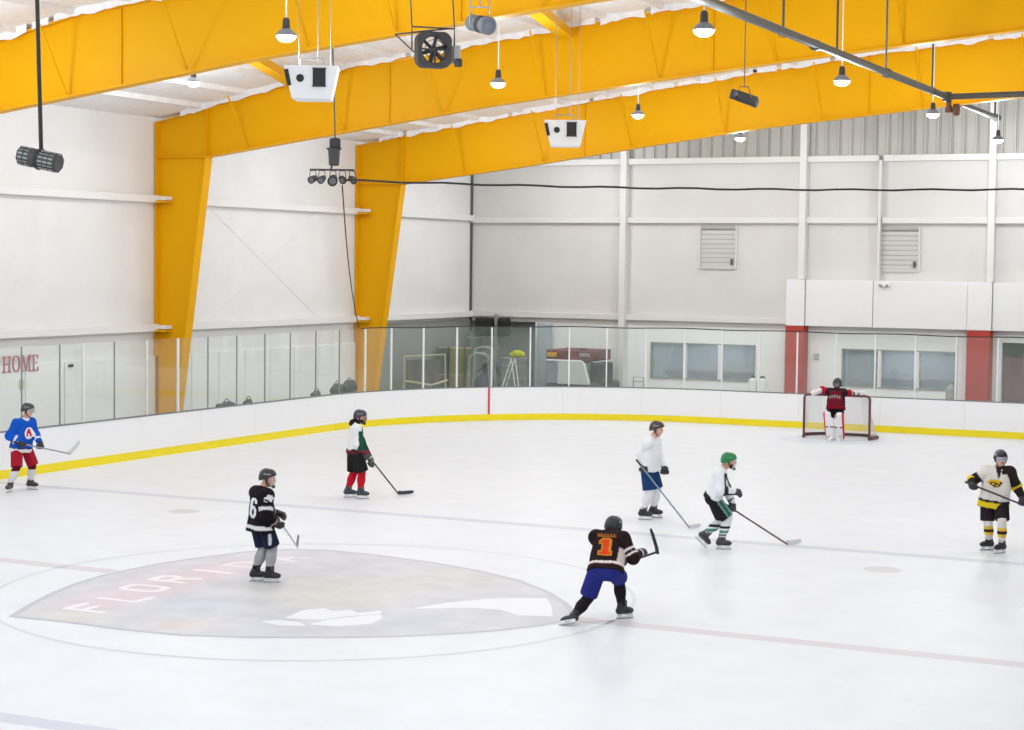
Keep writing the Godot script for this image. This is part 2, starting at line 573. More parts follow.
func hall() -> void:
	var f := struct("floor", MB.new().box(Vector3((XL + XR) / 2, -0.1, (ZF + ZN) / 2 - 1.5), Vector3(XR - XL + 1, 0.18, ZN - ZF + 4)), M.concrete)
	# left wall
	var w := struct("wall_left", MB.new().box(Vector3(XL - 0.15, 4.8, 1), Vector3(0.3, 9.8, 78)), M.wall)
	for r in [[2.85, 0.2, 0.2], [6.25, 0.2, 0.2]]:
		var cuts := [-36.0, -28.15, -27.95, -17.7, -17.5, -7.25, -7.05, 12.0]
		for k in 4:
			obj("girt", MB.new().soft_box(Vector3(XL + r[2] / 2, r[0] + r[1] / 2, (cuts[2 * k] + cuts[2 * k + 1]) / 2), Vector3(r[2], r[1], cuts[2 * k + 1] - cuts[2 * k] - 0.02), 0.015), M.girt, w)
	# liner sheets on the lower left wall
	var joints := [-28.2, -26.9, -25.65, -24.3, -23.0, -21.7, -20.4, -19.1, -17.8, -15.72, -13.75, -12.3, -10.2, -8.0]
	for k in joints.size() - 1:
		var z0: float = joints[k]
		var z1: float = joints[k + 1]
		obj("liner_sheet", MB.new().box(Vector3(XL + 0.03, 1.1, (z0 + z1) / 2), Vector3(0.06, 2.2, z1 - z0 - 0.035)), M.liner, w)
	obj("dark_recess_sheet", MB.new().box(Vector3(XL + 0.03, 1.38, -32.1), Vector3(0.06, 2.76, 7.6)), M.recess_grey, w)  # grey sheet whose colour stands in for the dark corner recess
	obj("corner_trim", MB.new().box(Vector3(XL + 0.04, 5.3, ZF + 0.04), Vector3(0.07, 5.9, 0.07)), M.dark_grey, w)
	for s in [[-20.0, 6.2, -25.6, 3.1], [-20.0, 3.1, -25.6, 6.2]]:
		obj("brace_rod", MB.new().tube([Vector3(XL + 0.004, s[1], s[0]), Vector3(XL + 0.004, s[3], s[2])], 0.007, 5), M.girt, w)
	var tm := TextMesh.new()
	var fo := SystemFont.new()
	fo.font_names = PackedStringArray(["Droid Serif"])
	fo.font_weight = 500
	tm.font = fo
	tm.text = "HOME"
	tm.font_size = 64
	tm.pixel_size = 0.0085
	tm.depth = 0.02
	var tx := obj("lettering", tm, mat(174, 86, 98, 0.6), w)
	var ab := tm.get_aabb()
	tx.basis = Basis(Vector3.UP, PI / 2) * Basis.from_scale(Vector3(1.28 / ab.size.x, 0.40 / ab.size.y, 1))
	tx.position = Vector3(XL + 0.075, 2.23, -12.12) - tx.basis * (ab.position + ab.size / 2)
	# right and near walls close the hall
	struct("wall_right", MB.new().box(Vector3(XR + 0.15, 4.8, 1), Vector3(0.3, 9.8, 78)), M.wall)
	struct("wall_near", MB.new().box(Vector3((XL + XR) / 2, 5.8, ZN + 0.15), Vector3(XR - XL + 0.6, 11.8, 0.3)), M.wall)
	# far wall, with its openings
	var b := MB.new()
	var seg := func(x0: float, x1: float, y0: float, y1: float): b.box(Vector3((x0 + x1) / 2, (y0 + y1) / 2, ZF - 0.125), Vector3(x1 - x0, y1 - y0, 0.25))
	seg.call(XL - 0.3, XR + 0.3, 2.72, 8.2)
	var up_wall := b
	b = MB.new()
	seg = func(x0: float, x1: float, y0: float, y1: float): b.box(Vector3((x0 + x1) / 2, (y0 + y1) / 2, ZF - 0.125), Vector3(x1 - x0, y1 - y0, 0.25))
	seg.call(-13.3, -8.95, 0.0, 2.72)
	seg.call(-8.95, -5.25, 0.0, 0.93); seg.call(-8.95, -5.25, 2.15, 2.72)
	seg.call(-5.25, -2.3, 0.0, 2.72)
	seg.call(-2.3, 1.4, 0.0, 0.9); seg.call(-2.3, 1.4, 2.13, 2.72)
	seg.call(1.4, 2.72, 0.0, 2.72)
	seg.call(2.72, 4.8, 2.58, 2.72)
	seg.call(4.8, XR + 0.3, 0.0, 2.72)
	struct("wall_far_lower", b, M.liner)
	up_wall.box(Vector3((8.3 + XR) / 2, 8.9, ZF - 0.125), Vector3(XR - 7.7, 1.4, 0.25))
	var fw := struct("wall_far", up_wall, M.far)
	# corrugated siding sheets over the top girt
	var k := 0
	var x := XL - 0.2
	while x < 10.0:
		var top := roof(x + 0.2, ZF) + 0.12
		var st := MB.new()
		var prof := [Vector2(0.0, -0.12), Vector2(0.39, -0.12), Vector2(0.39, 0.0), Vector2(0.36, 0.0), Vector2(0.335, 0.07), Vector2(0.285, 0.07), Vector2(0.26, 0.0), Vector2(0.0, 0.0)]
		st.prism(prof, func(px, py, d): return Vector3(x + px, d, ZF - 0.02 + py), 8.2, top)
		obj("siding_sheet", st, M.siding if k % 3 else M.siding_b, fw)
		x += 0.4
		k += 1
	struct("wall_gable", MB.new().box(Vector3((10.0 + XR) / 2, 9.9, ZF - 0.1), Vector3(XR - 10.0 + 0.6, 3.6, 0.2)), M.siding)
	# girts and columns of the far wall
	var cx := [XL, -9.93, -3.64, -1.12, 2.42, 8.6, 14.6, XR]
	for gy in [[8.16, 0.2, 0.2], [6.18, 0.2, 0.18], [2.88, 0.2, 0.18]]:
		for i in cx.size() - 1:
			if gy[0] < 3.0 and cx[i] > -4.5: continue
			obj("girt", MB.new().soft_box(Vector3((cx[i] + cx[i + 1]) / 2, gy[0] + 0.1, ZF + gy[2] / 2), Vector3(cx[i + 1] - cx[i] - 0.16, gy[1], gy[2]), 0.012), M.girt_far, fw)
	for i in range(1, 7):
		var cw := 0.08 if i == 3 else 0.22
		var y0 := 0.0 if i == 1 else 4.36
		var y1 := roof(cx[i], ZF) if i != 3 else 8.2
		obj("gable_column", MB.new().soft_box(Vector3(cx[i], (y0 + y1) / 2, ZF + 0.17), Vector3(cw, y1 - y0, 0.34 if i != 3 else 0.22), 0.012), M.girt_far, fw)
	# the white header and the red piers under it
	var hx := [-4.08, -3.45, -1.22, 1.78, 2.55, 6.5, 12.0]
	for i in hx.size() - 1:
		var out := 0.5 if i == 0 or i == 3 else 0.42
		obj("header_panel", MB.new().soft_box(Vector3((hx[i] + hx[i + 1]) / 2, 3.6, ZF + out / 2), Vector3(hx[i + 1] - hx[i] - 0.02, 1.5, out), 0.01), M.white, fw)
	for p in [[-3.76, 0.62], [2.16, 0.72]]:
		obj("red_pier", MB.new().soft_box(Vector3(p[0], 1.42, ZF + 0.26), Vector3(p[1], 2.84, 0.52), 0.012), M.red, fw)
	# alcove and rooms behind the far wall
	var al := MB.new()
	al.box(Vector3(-14.5, 1.36, ZF - 1.1), Vector3(3.2, 2.8, 0.2)); al.box(Vector3(-14.5, 2.8, ZF - 0.6), Vector3(3.2, 0.16, 1.0)); al.box(Vector3(-13.2, 1.36, ZF - 0.6), Vector3(0.2, 2.8, 1.0)); al.box(Vector3(XL - 0.1, 1.36, ZF - 0.6), Vector3(0.2, 2.8, 1.2))
	struct("wall_alcove", al, mat(190, 190, 188, 0.8))
	for r in [[-9.0, -5.2, "wall_room"], [-2.35, 1.45, "wall_office"], [2.68, 4.85, "wall_passage"]]:
		var x0: float = r[0]
		var x1: float = r[1]
		var rm := MB.new()
		rm.box(Vector3((x0 + x1) / 2, 1.4, ZF - 2.3), Vector3(x1 - x0 + 0.2, 2.8, 0.1)); rm.box(Vector3((x0 + x1) / 2, 2.76, ZF - 1.3), Vector3(x1 - x0 + 0.2, 0.1, 2.1))
		rm.box(Vector3(x0 - 0.05, 1.4, ZF - 1.3), Vector3(0.1, 2.8, 2.1)); rm.box(Vector3(x1 + 0.05, 1.4, ZF - 1.3), Vector3(0.1, 2.8, 2.1))
		struct(r[2], rm, M.room)
	# windows
	for wd in [[-8.95, -5.25, 0.93, 2.15], [-2.3, 1.4, 0.9, 2.13]]:
		var wx0: float = wd[0]
		var wx1: float = wd[1]
		var wn := Node3D.new()
		wn.name = "window_1" if wx0 < -5 else "window_2"
		wn.set_meta("kind", "structure")
		add_child(wn)
		var third := (wx1 - wx0) / 3.0
		for i in 3:
			obj("pane", MB.new().box(Vector3(wx0 + third * (i + 0.5), (wd[2] + wd[3]) / 2, ZF - 0.1), Vector3(third - 0.06, wd[3] - wd[2] - 0.06, 0.012)), M.window, wn)
		var fr := MB.new()
		fr.box(Vector3((wx0 + wx1) / 2, wd[2] + 0.02, ZF - 0.04), Vector3(wx1 - wx0, 0.05, 0.16)); fr.box(Vector3((wx0 + wx1) / 2, wd[3] - 0.02, ZF - 0.04), Vector3(wx1 - wx0, 0.05, 0.16))
		fr.box(Vector3(wx0 + 0.02, (wd[2] + wd[3]) / 2, ZF - 0.04), Vector3(0.05, wd[3] - wd[2], 0.16)); fr.box(Vector3(wx1 - 0.02, (wd[2] + wd[3]) / 2, ZF - 0.04), Vector3(0.05, wd[3] - wd[2], 0.16))
		obj("frame", fr, M.joint, wn)
		for i in [1, 2]:
			obj("mullion", MB.new().box(Vector3(wx0 + third * i, (wd[2] + wd[3]) / 2, ZF - 0.03), Vector3(0.1, wd[3] - wd[2] - 0.06, 0.16)), M.white, wn)
	# door at the right edge
	var d := Node3D.new()
	d.name = "door_1"
	d.set_meta("kind", "structure")
	add_child(d)
	obj("frame", MB.new().box(Vector3(2.77, 1.29, ZF - 0.02), Vector3(0.1, 2.58, 0.3)).box(Vector3(4.75, 1.29, ZF - 0.02), Vector3(0.1, 2.58, 0.3)).box(Vector3(3.76, 2.53, ZF - 0.02), Vector3(1.88, 0.1, 0.3)), M.white, d)
	obj("leaf", MB.new().soft_box(Vector3(3.76, 1.02, ZF - 0.08), Vector3(1.86, 2.02, 0.06), 0.01), M.door, d)
	obj("transom", MB.new().box(Vector3(3.76, 2.25, ZF - 0.09), Vector3(1.86, 0.42, 0.04)), M.dark_grey, d)
	# the ceiling: facing that sags between the purlins
	var cm := MB.new()
	var nx := 168
	var nz := 62
	var fn := FastNoiseLite.new()
	fn.seed = 11
	fn.frequency = 0.35
	var grid := []
	for j in nz + 1:
		var z := lerpf(ZF - 0.1, ZN + 0.1, float(j) / nz)
		for i in nx + 1:
			var px := lerpf(XL, XR, float(i) / nx)
			var ph := fposmod((px + 12.94) / 1.42, 1.0)
			var sag := 4.0 * ph * (1.0 - ph) * (0.07 + 0.09 * fn.get_noise_2d(px, z))
			grid.append(Vector3(px, roof(px, z) + 0.16 - sag, z))
	for j in nz + 1:
		for i in nx + 1:
			var dx: Vector3 = grid[j * (nx + 1) + mini(i + 1, nx)] - grid[j * (nx + 1) + maxi(i - 1, 0)]
			var dz: Vector3 = grid[mini(j + 1, nz) * (nx + 1) + i] - grid[maxi(j - 1, 0) * (nx + 1) + i]
			cm.put(grid[j * (nx + 1) + i], dx.cross(dz).normalized())
	var tot := (nx + 1) * (nz + 1)
	for q in tot: cm.put(cm.v[q] + Vector3(0, 0.35, 0), Vector3.UP)
	for j in nz:
		for i in nx:
			var o := j * (nx + 1) + i
			cm.ix.append_array([o, o + nx + 2, o + 1, o, o + nx + 1, o + nx + 2])
			cm.ix.append_array([tot + o, tot + o + 1, tot + o + nx + 2, tot + o, tot + o + nx + 2, tot + o + nx + 1])
	var ceil := struct("ceiling", cm, M.ceiling)
	# torn edge of the facing along the top of each frame
	for q in 3:
		var ez: float = [-7.15, -17.6, -28.05][q] + 0.165
		var upper := []
		var lower := []
		var ex := -15.0
		while ex < 8.4:
			var hang := 0.0 + 0.11 * maxf(0.0, fn.get_noise_2d(ex * 3.1, ez * 5.0) + 0.1) + rng.randf() * 0.025
			upper.append(Vector2(ex, roof(ex, ez) + 0.16))
			lower.append(Vector2(ex, roof(ex, ez) - hang))
			ex += 0.14
		var em := MB.new()
		for g in upper.size() - 1:
			if rng.randf() < 0.06: continue
			em.prism([lower[g], lower[g + 1], upper[g + 1], upper[g]], func(x, y, d): return Vector3(x, y, ez + d), -0.006, 0.006)
		obj("facing_edge", em, M.ceiling, ceil)
	var px2 := -14.36
	while px2 < 9.0:
		var zs := [-36.0, -28.05, -17.6, -7.15, 6.0]
		for i in 4:
			var a := Vector3(px2, roof(px2, zs[i]) + 0.11, zs[i] + 0.02)
			var e := Vector3(px2, roof(px2, zs[i + 1]) + 0.11, zs[i + 1] - 0.02)
			var L := (e - a).length()
			obj("purlin", MB.new().box((a + e) / 2, Vector3(0.07, 0.16, L), Basis.looking_at(a - e)), M.ceiling, ceil)
			if i < 3:
				obj("purlin_clip", MB.new().box(e + Vector3(0, 0.02, -0.2), Vector3(0.3, 0.07, 0.1)), M.dark_grey if int(px2 * 7) % 3 == 0 else M.ceiling, ceil)
		px2 += 1.42


# ---------------------------------------------------------------- the yellow steel frames

func frames() -> void:
	var names := ["nearest yellow steel portal frame, its rafter crossing the top left", "middle yellow steel portal frame with its tapered column left of centre", "farthest yellow steel portal frame, its column in the far left corner"]
	var zz := [-7.15, -17.6, -28.05]
	var bx := [[-13.0, -10.26, -7.34, -4.6, -2.74, 0.2], [-12.94, -10.1, -7.29, -4.52, -1.66, 1.17, 4.01, 6.8], [-12.02, -9.36, -6.52, -3.65, -0.8, 2.03, 4.8]]
	for i in 3:
		var z: float = zz[i]
		var tp: Array = TOPB if i < 2 else TOPC
		var bt: Array = BOTB if i < 2 else BOTC
		var kx := -14.22
		var ky: float = bt[1]
		var t := thing("portal_frame", names[i], "steel frame", Vector3(0, 0, z))
		var flat := func(x, y, d): return Vector3(x, y, d)
		# column
		obj("column_web", MB.new().prism([Vector2(XL + 0.06, 0), Vector2(-15.24, 0), Vector2(kx, ky), Vector2(kx, table(tp, kx) - 0.02), Vector2(XL + 0.06, table(tp, XL) - 0.02)], flat, -0.012, 0.012), M.yellow, t)
		var d := (Vector3(kx, ky, 0) - Vector3(-15.24, 0, 0))
		obj("inner_flange", MB.new().box(Vector3((kx - 15.24) / 2, ky / 2, 0), Vector3(0.03, d.length(), 0.3), Basis(Vector3.BACK, -atan2(d.x, d.y))), M.yellow, t)
		obj("outer_flange", MB.new().box(Vector3(XL + 0.045, table(tp, XL) / 2, 0), Vector3(0.03, table(tp, XL), 0.3)), M.yellow, t)
		obj("knee_plate", MB.new().box(Vector3((kx + XL) / 2 + 0.03, ky, 0), Vector3(kx - XL - 0.1, 0.025, 0.26)), M.yellow, t)
		obj("knee_plate", MB.new().box(Vector3(kx, (ky + table(tp, kx)) / 2, 0), Vector3(0.03, table(tp, kx) - ky - 0.03, 0.28)), M.yellow, t)
		for gy in [2.95, 6.35]:
			obj("girt_clip", MB.new().box(Vector3(XL + 0.3, gy - 0.07, 0), Vector3(0.45, 0.05, 0.7)), M.yellow, t)
			obj("girt_plate", MB.new().box(Vector3(XL + 0.3, gy + 0.02, 0), Vector3(0.4, 0.1, 0.5)), M.girt, t)
		# rafter
		for side in 1:
			var poly := []
			for k in range(1, GX.size()): poly.append(Vector2(maxf(GX[k], kx), bt[k] + 0.02))
			for k in range(GX.size() - 1, 0, -1): poly.append(Vector2(maxf(GX[k], kx), tp[k] - 0.02))
			obj("rafter_web", MB.new().prism(poly, flat, -0.012, 0.012), M.yellow, t)
		for fl in [[bt, 1, "bottom_flange"], [tp, 0, "top_flange"]]:
			var st := MB.new()
			for k in range(fl[1], GX.size() - 1):
				var a := Vector3(GX[k], fl[0][k], 0)
				var e := Vector3(GX[k + 1], fl[0][k + 1], 0)
				st.box((a + e) / 2, Vector3((e - a).length() + 0.01, 0.03, 0.3), Basis(Vector3.BACK, atan2(e.y - a.y, e.x - a.x)))
			obj(fl[2], st, M.yellow, t)
		for x in bx[i]:
			for s in [1.0, -1.0]:
				obj("flange_brace", MB.new().tube([Vector3(x, table(bt, x) + 0.06, s * 0.1), Vector3(x, table(tp, x) - 0.08, s * 1.0)], 0.026, 4), M.yellow, t)
			if bx[i].find(x) % 3 == 1: obj("web_stiffener", MB.new().box(Vector3(x + 1.3, (table(bt, x + 1.3) + table(tp, x + 1.3)) / 2, 0), Vector3(0.02, table(tp, x + 1.3) - table(bt, x + 1.3) - 0.06, 0.1)), M.yellow, t)
	# roof braces between the nearest and the middle frame
	for b in [[Vector3(-0.9, 9.9, -7.4), Vector3(-3.9, 10.15, -17.3), "yellow slanting roof brace right of the grey projector"], [Vector3(-7.6, 9.45, -7.4), Vector3(-11.3, 9.2, -17.3), "yellow slanting roof brace behind the larger white speaker cluster"]]:
		var dd: Vector3 = b[1] - b[0]
		var o := obj("roof_brace", MB.new().box((b[0] + b[1]) / 2, Vector3(0.32, 0.2, dd.length()), Basis.looking_at(-dd)), M.yellow)
		tag(o, b[2], "roof brace")


# ---------------------------------------------------------------- the ice and its painted marks

func ring(inset := 0.0, n := 10) -> PackedVector2Array:
	var p := PackedVector2Array()
	for q in 4:
		var sx := [1.0, 1.0, -1.0, -1.0][q] as float
		var sz := [-1.0, 1.0, 1.0, -1.0][q] as float
		for i in n + 1:
			var a := -PI / 2 + PI / 2 * (q + float(i) / n)
			p.append(Vector2(sx * (RX - RR) + cos(a) * (RR - inset), sz * (RZ - RR) + sin(a) * (RR - inset)))
	return p


func ice() -> void:
	var b := MB.new()
	b.prism(Array(ring()), func(x, y, d): return Vector3(x, d, y), -0.01, 0.0)
	var f := struct("floor_ice", b, M.ice)
	var faint_blue := mat(212, 213, 222, 0.42, 0.0, 0.35)
	var faint_red := mat(219, 212, 214, 0.42, 0.0, 0.35)
	var faint_grey := mat(217, 217, 220, 0.42, 0.0, 0.35)
	var flat := func(x, y, d): return Vector3(x, d, y)
	for z in [-7.77, 7.77]:
		obj("blue_line", MB.new().box(Vector3(0, 0.0, z), Vector3(2 * RX - 0.06, 0.004, 0.3)), faint_blue, f)
	for s in [[-13.0, -3.62], [3.95, 13.0]]:
		obj("centre_line", MB.new().box(Vector3((s[0] + s[1]) / 2, 0.0, 0), Vector3(s[1] - s[0], 0.004, 0.3)), faint_red, f)
	var ci := MB.new()
	for i in 96:
		var a := TAU * i / 96.0
		var e := TAU * (i + 1) / 96.0
		var q := func(t, r): return Vector3(cos(t) * r, 0.002, sin(t) * r)
		ci.quad(q.call(a, 4.54), q.call(e, 4.54), q.call(e, 4.6), q.call(a, 4.6))
	obj("centre_circle", ci, faint_grey, f)
	for x in [-6.7, 6.7]:
		var sp := []
		for i in 28: sp.append(Vector2(x + cos(TAU * i / 28) * 0.3, -6.1 + sin(TAU * i / 28) * 0.3))
		obj("faceoff_spot", MB.new().prism(sp, flat, -0.002, 0.002), mat(216, 213, 214, 0.42, 0.0, 0.35), f)
	obj("goal_line", MB.new().box(Vector3(0, 0.0, -27.3), Vector3(2 * 11.1, 0.004, 0.05)), mat(226, 220, 222, 0.42), f)
	var cr := []
	for i in 21:
		var a := PI * i / 20
		cr.append(Vector2(-0.1 + cos(a) * 1.5, -27.25 + sin(a) * 1.45))
	obj("goal_crease", MB.new().prism(cr, flat, -0.002, 0.002), mat(222, 229, 236, 0.42, 0.0, 0.35), f)
	# the faded centre-ice emblem
	var edge := [[-2.59, 3.56], [-2.91, 2.84], [-3.26, 1.9], [-3.48, 1.08], [-3.58, 0.35], [-3.56, -0.2], [-3.5, -0.88], [-3.35, -1.6], [-2.99, -2.62], [-2.5, -3.21], [-1.9, -3.45], [-0.9, -3.41], [0.14, -3.22], [1.18, -2.87], [2.11, -2.39], [2.93, -1.69], [3.5, -1.03], [3.88, -0.46], [4.03, 0.26], [3.86, 0.67], [3.54, 1.22], [3.17, 1.65], [2.59, 2.19], [1.85, 2.67], [0.97, 3.16], [0.13, 3.46], [-0.77, 3.54], [-1.77, 3.5]]
	var poly := PackedVector2Array()
	for e in edge: poly.append(Vector2(e[0], e[1]))
	var lg := MB.new()
	lg.use_uv = true
	var tr := Geometry2D.triangulate_polygon(poly)
	for k in range(0, tr.size(), 3):
		var id := []
		for q in 3:
			var p := poly[tr[k + q]]
			id.append(lg.put(Vector3(p.x, 0.0025, p.y), Vector3.UP, Vector2((p.x + 4.5) / 9.0, (p.y + 4.5) / 9.0)))
		var p0 := poly[tr[k]]
		var up := (poly[tr[k + 1]] - p0).cross(poly[tr[k + 2]] - p0) > 0
		lg.ix.append_array([id[0], id[1], id[2]] if up else [id[0], id[2], id[1]])
	var em := mat(248, 248, 248, 0.42, 0.0, 0.35)
	em.albedo_texture = emblem(poly)
	obj("centre_emblem", lg, em, f)


func emblem(edge: PackedVector2Array) -> ImageTexture:
	const S := 720
	var im := Image.create(S, S, false, Image.FORMAT_RGB8)
	var n := FastNoiseLite.new()
	n.seed = 5
	n.frequency = 0.9
	n.fractal_octaves = 4
	var base := tone(217, 216, 222)
	var whites := [[[0.64, 1.86], [0.55, 1.25], [0.72, 0.98], [0.95, 1.12], [1.1, 0.9], [1.3, 1.05], [1.5, 0.75], [1.62, 0.98], [1.32, 1.3], [1.12, 1.7]], [[0.48, 2.2], [0.62, 1.98], [0.95, 1.98], [1.18, 2.16], [0.84, 2.3]], [[1.14, 2.06], [1.2, 1.66], [1.45, 1.2], [1.66, 1.02], [1.78, 1.22], [1.84, 1.6], [1.54, 1.98]], [[1.8, 0.42], [2.0, -0.2], [2.35, -0.72], [2.75, -1.05], [3.1, -1.2], [3.45, -0.6], [3.72, -0.02], [3.3, 0.14], [2.9, -0.1], [2.45, -0.02]]]
	var tints := [[-0.8, 1.4, 0.75, tone(207, 210, 226)], [0.1, 0.0, 1.5, tone(223, 220, 211)], [-0.3, 2.9, 0.45, tone(229, 216, 210)], [1.9, 1.3, 0.8, tone(210, 211, 222)], [-1.9, 3.1, 0.6, tone(224, 219, 210)], [1.2, -2.0, 1.0, tone(222, 217, 212)]]
	for y in S:
		for x in S:
			var p := Vector2(x, y) / S * 9.0 - Vector2(4.5, 4.5)
			var c := base
			var pink := clampf(1.0 - absf(p.x + 2.25) / 0.85, 0, 1) * clampf((3.1 - p.y) / 0.6, 0, 1) * clampf((p.y + 2.8) / 1.2, 0, 1)
			c = c.lerp(tone(228, 212, 217), minf(1.0, pink * 1.4))
			for t in tints:
				c = c.lerp(t[3], clampf(1.3 - p.distance_to(Vector2(t[0], t[1])) / t[2], 0, 1) * 0.8)
			var m := n.get_noise_2d(p.x * 1.4, p.y * 1.4)
			c = c.darkened(clampf(m * 0.05, 0, 0.05)).lightened(clampf(-m * 0.3, 0, 0.12))
			im.set_pixel(x, y, c)
	for w in whites:
		var q := PackedVector2Array()
		var lo := Vector2(9, 9)
		var hi := -lo
		for e in w:
			q.append(Vector2(e[0], e[1]))
			lo = lo.min(q[-1]); hi = hi.max(q[-1])
		for y in range(int((lo.y + 4.5) / 9 * S), int((hi.y + 4.5) / 9 * S) + 1):
			for x in range(int((lo.x + 4.5) / 9 * S), int((hi.x + 4.5) / 9 * S) + 1):
				if Geometry2D.is_point_in_polygon(Vector2(x, y) / S * 9.0 - Vector2(4.5, 4.5), q): im.set_pixel(x, y, tone(245, 245, 249))
	# rim
	for i in edge.size():
		stroke(im, edge[i], edge[(i + 1) % edge.size()], 0.1, tone(202, 201, 207), 1.0, S)
	# FLORIDA up the left side, tops to the left
	var L := {"F": [[0, 0, 0, 1], [0, 1, 0.6, 1], [0, 0.55, 0.45, 0.55]], "L": [[0, 0, 0, 1], [0, 0, 0.55, 0]], "O": [[0.1, 0, 0.5, 0], [0.5, 0, 0.6, 0.2], [0.6, 0.2, 0.6, 0.8], [0.6, 0.8, 0.5, 1], [0.5, 1, 0.1, 1], [0.1, 1, 0, 0.8], [0, 0.8, 0, 0.2], [0, 0.2, 0.1, 0]], "R": [[0, 0, 0, 1], [0, 1, 0.5, 1], [0.5, 1, 0.6, 0.78], [0.6, 0.78, 0.5, 0.5], [0.5, 0.5, 0, 0.5], [0.25, 0.5, 0.6, 0]], "I": [[0.3, 0, 0.3, 1]], "D": [[0, 0, 0, 1], [0, 1, 0.4, 1], [0.4, 1, 0.6, 0.7], [0.6, 0.7, 0.6, 0.3], [0.6, 0.3, 0.4, 0], [0.4, 0, 0, 0]], "A": [[0, 0, 0.3, 1], [0.3, 1, 0.6, 0], [0.12, 0.4, 0.48, 0.4]]}
	var place := [["F", 2.7, -1.72], ["L", 1.86, -1.8], ["O", 1.12, -2.05], ["R", 0.28, -2.12], ["I", -0.55, -2.02], ["D", -1.35, -1.9], ["A", -2.15, -1.75]]
	for q in place.size():
		var e: Array = place[q]
		for s in L[e[0]]:
			var a := Vector2(e[2] - s[1] * 0.6, e[1] - s[0] * 0.66)
			var d := Vector2(e[2] - s[3] * 0.6, e[1] - s[2] * 0.66)
			stroke(im, a, d, 0.06, tone(250, 244, 247), 1.0 if q < 5 else 0.7, S)
	im.generate_mipmaps()
	return ImageTexture.create_from_image(im)


func stroke(im: Image, a: Vector2, b: Vector2, r: float, c: Color, k: float, S: int) -> void:
	var lo := (a.min(b) - Vector2(r, r) + Vector2(4.5, 4.5)) / 9.0 * S
	var hi := (a.max(b) + Vector2(r, r) + Vector2(4.5, 4.5)) / 9.0 * S
	for y in range(maxi(0, int(lo.y)), mini(S - 1, int(hi.y)) + 1):
		for x in range(maxi(0, int(lo.x)), mini(S - 1, int(hi.x)) + 1):
			var p := Vector2(x, y) / S * 9.0 - Vector2(4.5, 4.5)
			if p.distance_to(Geometry2D.get_closest_point_to_segment(p, a, b)) < r: im.set_pixel(x, y, im.get_pixel(x, y).lerp(c, k))


# ---------------------------------------------------------------- boards and glass

func along(s: float) -> Vector3:      # a point of the boards; s runs from the left side at z = 0 towards the far corner and along the end
	var s1 := RZ - RR
	var s2 := s1 + RR * PI / 2
	if s < s1: return Vector3(-RX, 0, -s)
	if s < s2:
		var a := (s - s1) / RR
		return Vector3(-RX + RR - cos(a) * RR, 0, -RZ + RR - sin(a) * RR)
	return Vector3(-RX + RR + s - s2, 0, -RZ)


func strip(s0: float, s1: float, y0: float, y1: float, d0: float, d1: float) -> MB:      # a length of wall along the boards, d outwards
	var b := MB.new()
	var n := maxi(1, int((s1 - s0) / 0.3))
	var P := []
	for i in n + 1:
		var s := lerpf(s0, s1, float(i) / n)
		var t := (along(s + 0.01) - along(s - 0.01)).normalized()
		var o := Vector3(t.z, 0, -t.x)
		o = o if o.dot(along(s)) > 0 or s < 20 and o.x < 0 else -o
		P.append([along(s) + o * d0, along(s) + o * d1])
	for i in n:
		var A: Vector3 = P[i][0]
		var B: Vector3 = P[i + 1][0]
		var Cc: Vector3 = P[i + 1][1]
		var D: Vector3 = P[i][1]
		var lo := Vector3(0, y0, 0)
		var hi := Vector3(0, y1, 0)
		b.quad(A + lo, B + lo, B + hi, A + hi)
		b.quad(Cc + lo, D + lo, D + hi, Cc + hi)
		b.quad(A + hi, B + hi, Cc + hi, D + hi)
		b.quad(D + lo, Cc + lo, B + lo, A + lo)
		if i == 0: b.quad(D + lo, A + lo, A + hi, D + hi)
		if i == n - 1: b.quad(B + lo, Cc + lo, Cc + hi, B + hi)
	return b


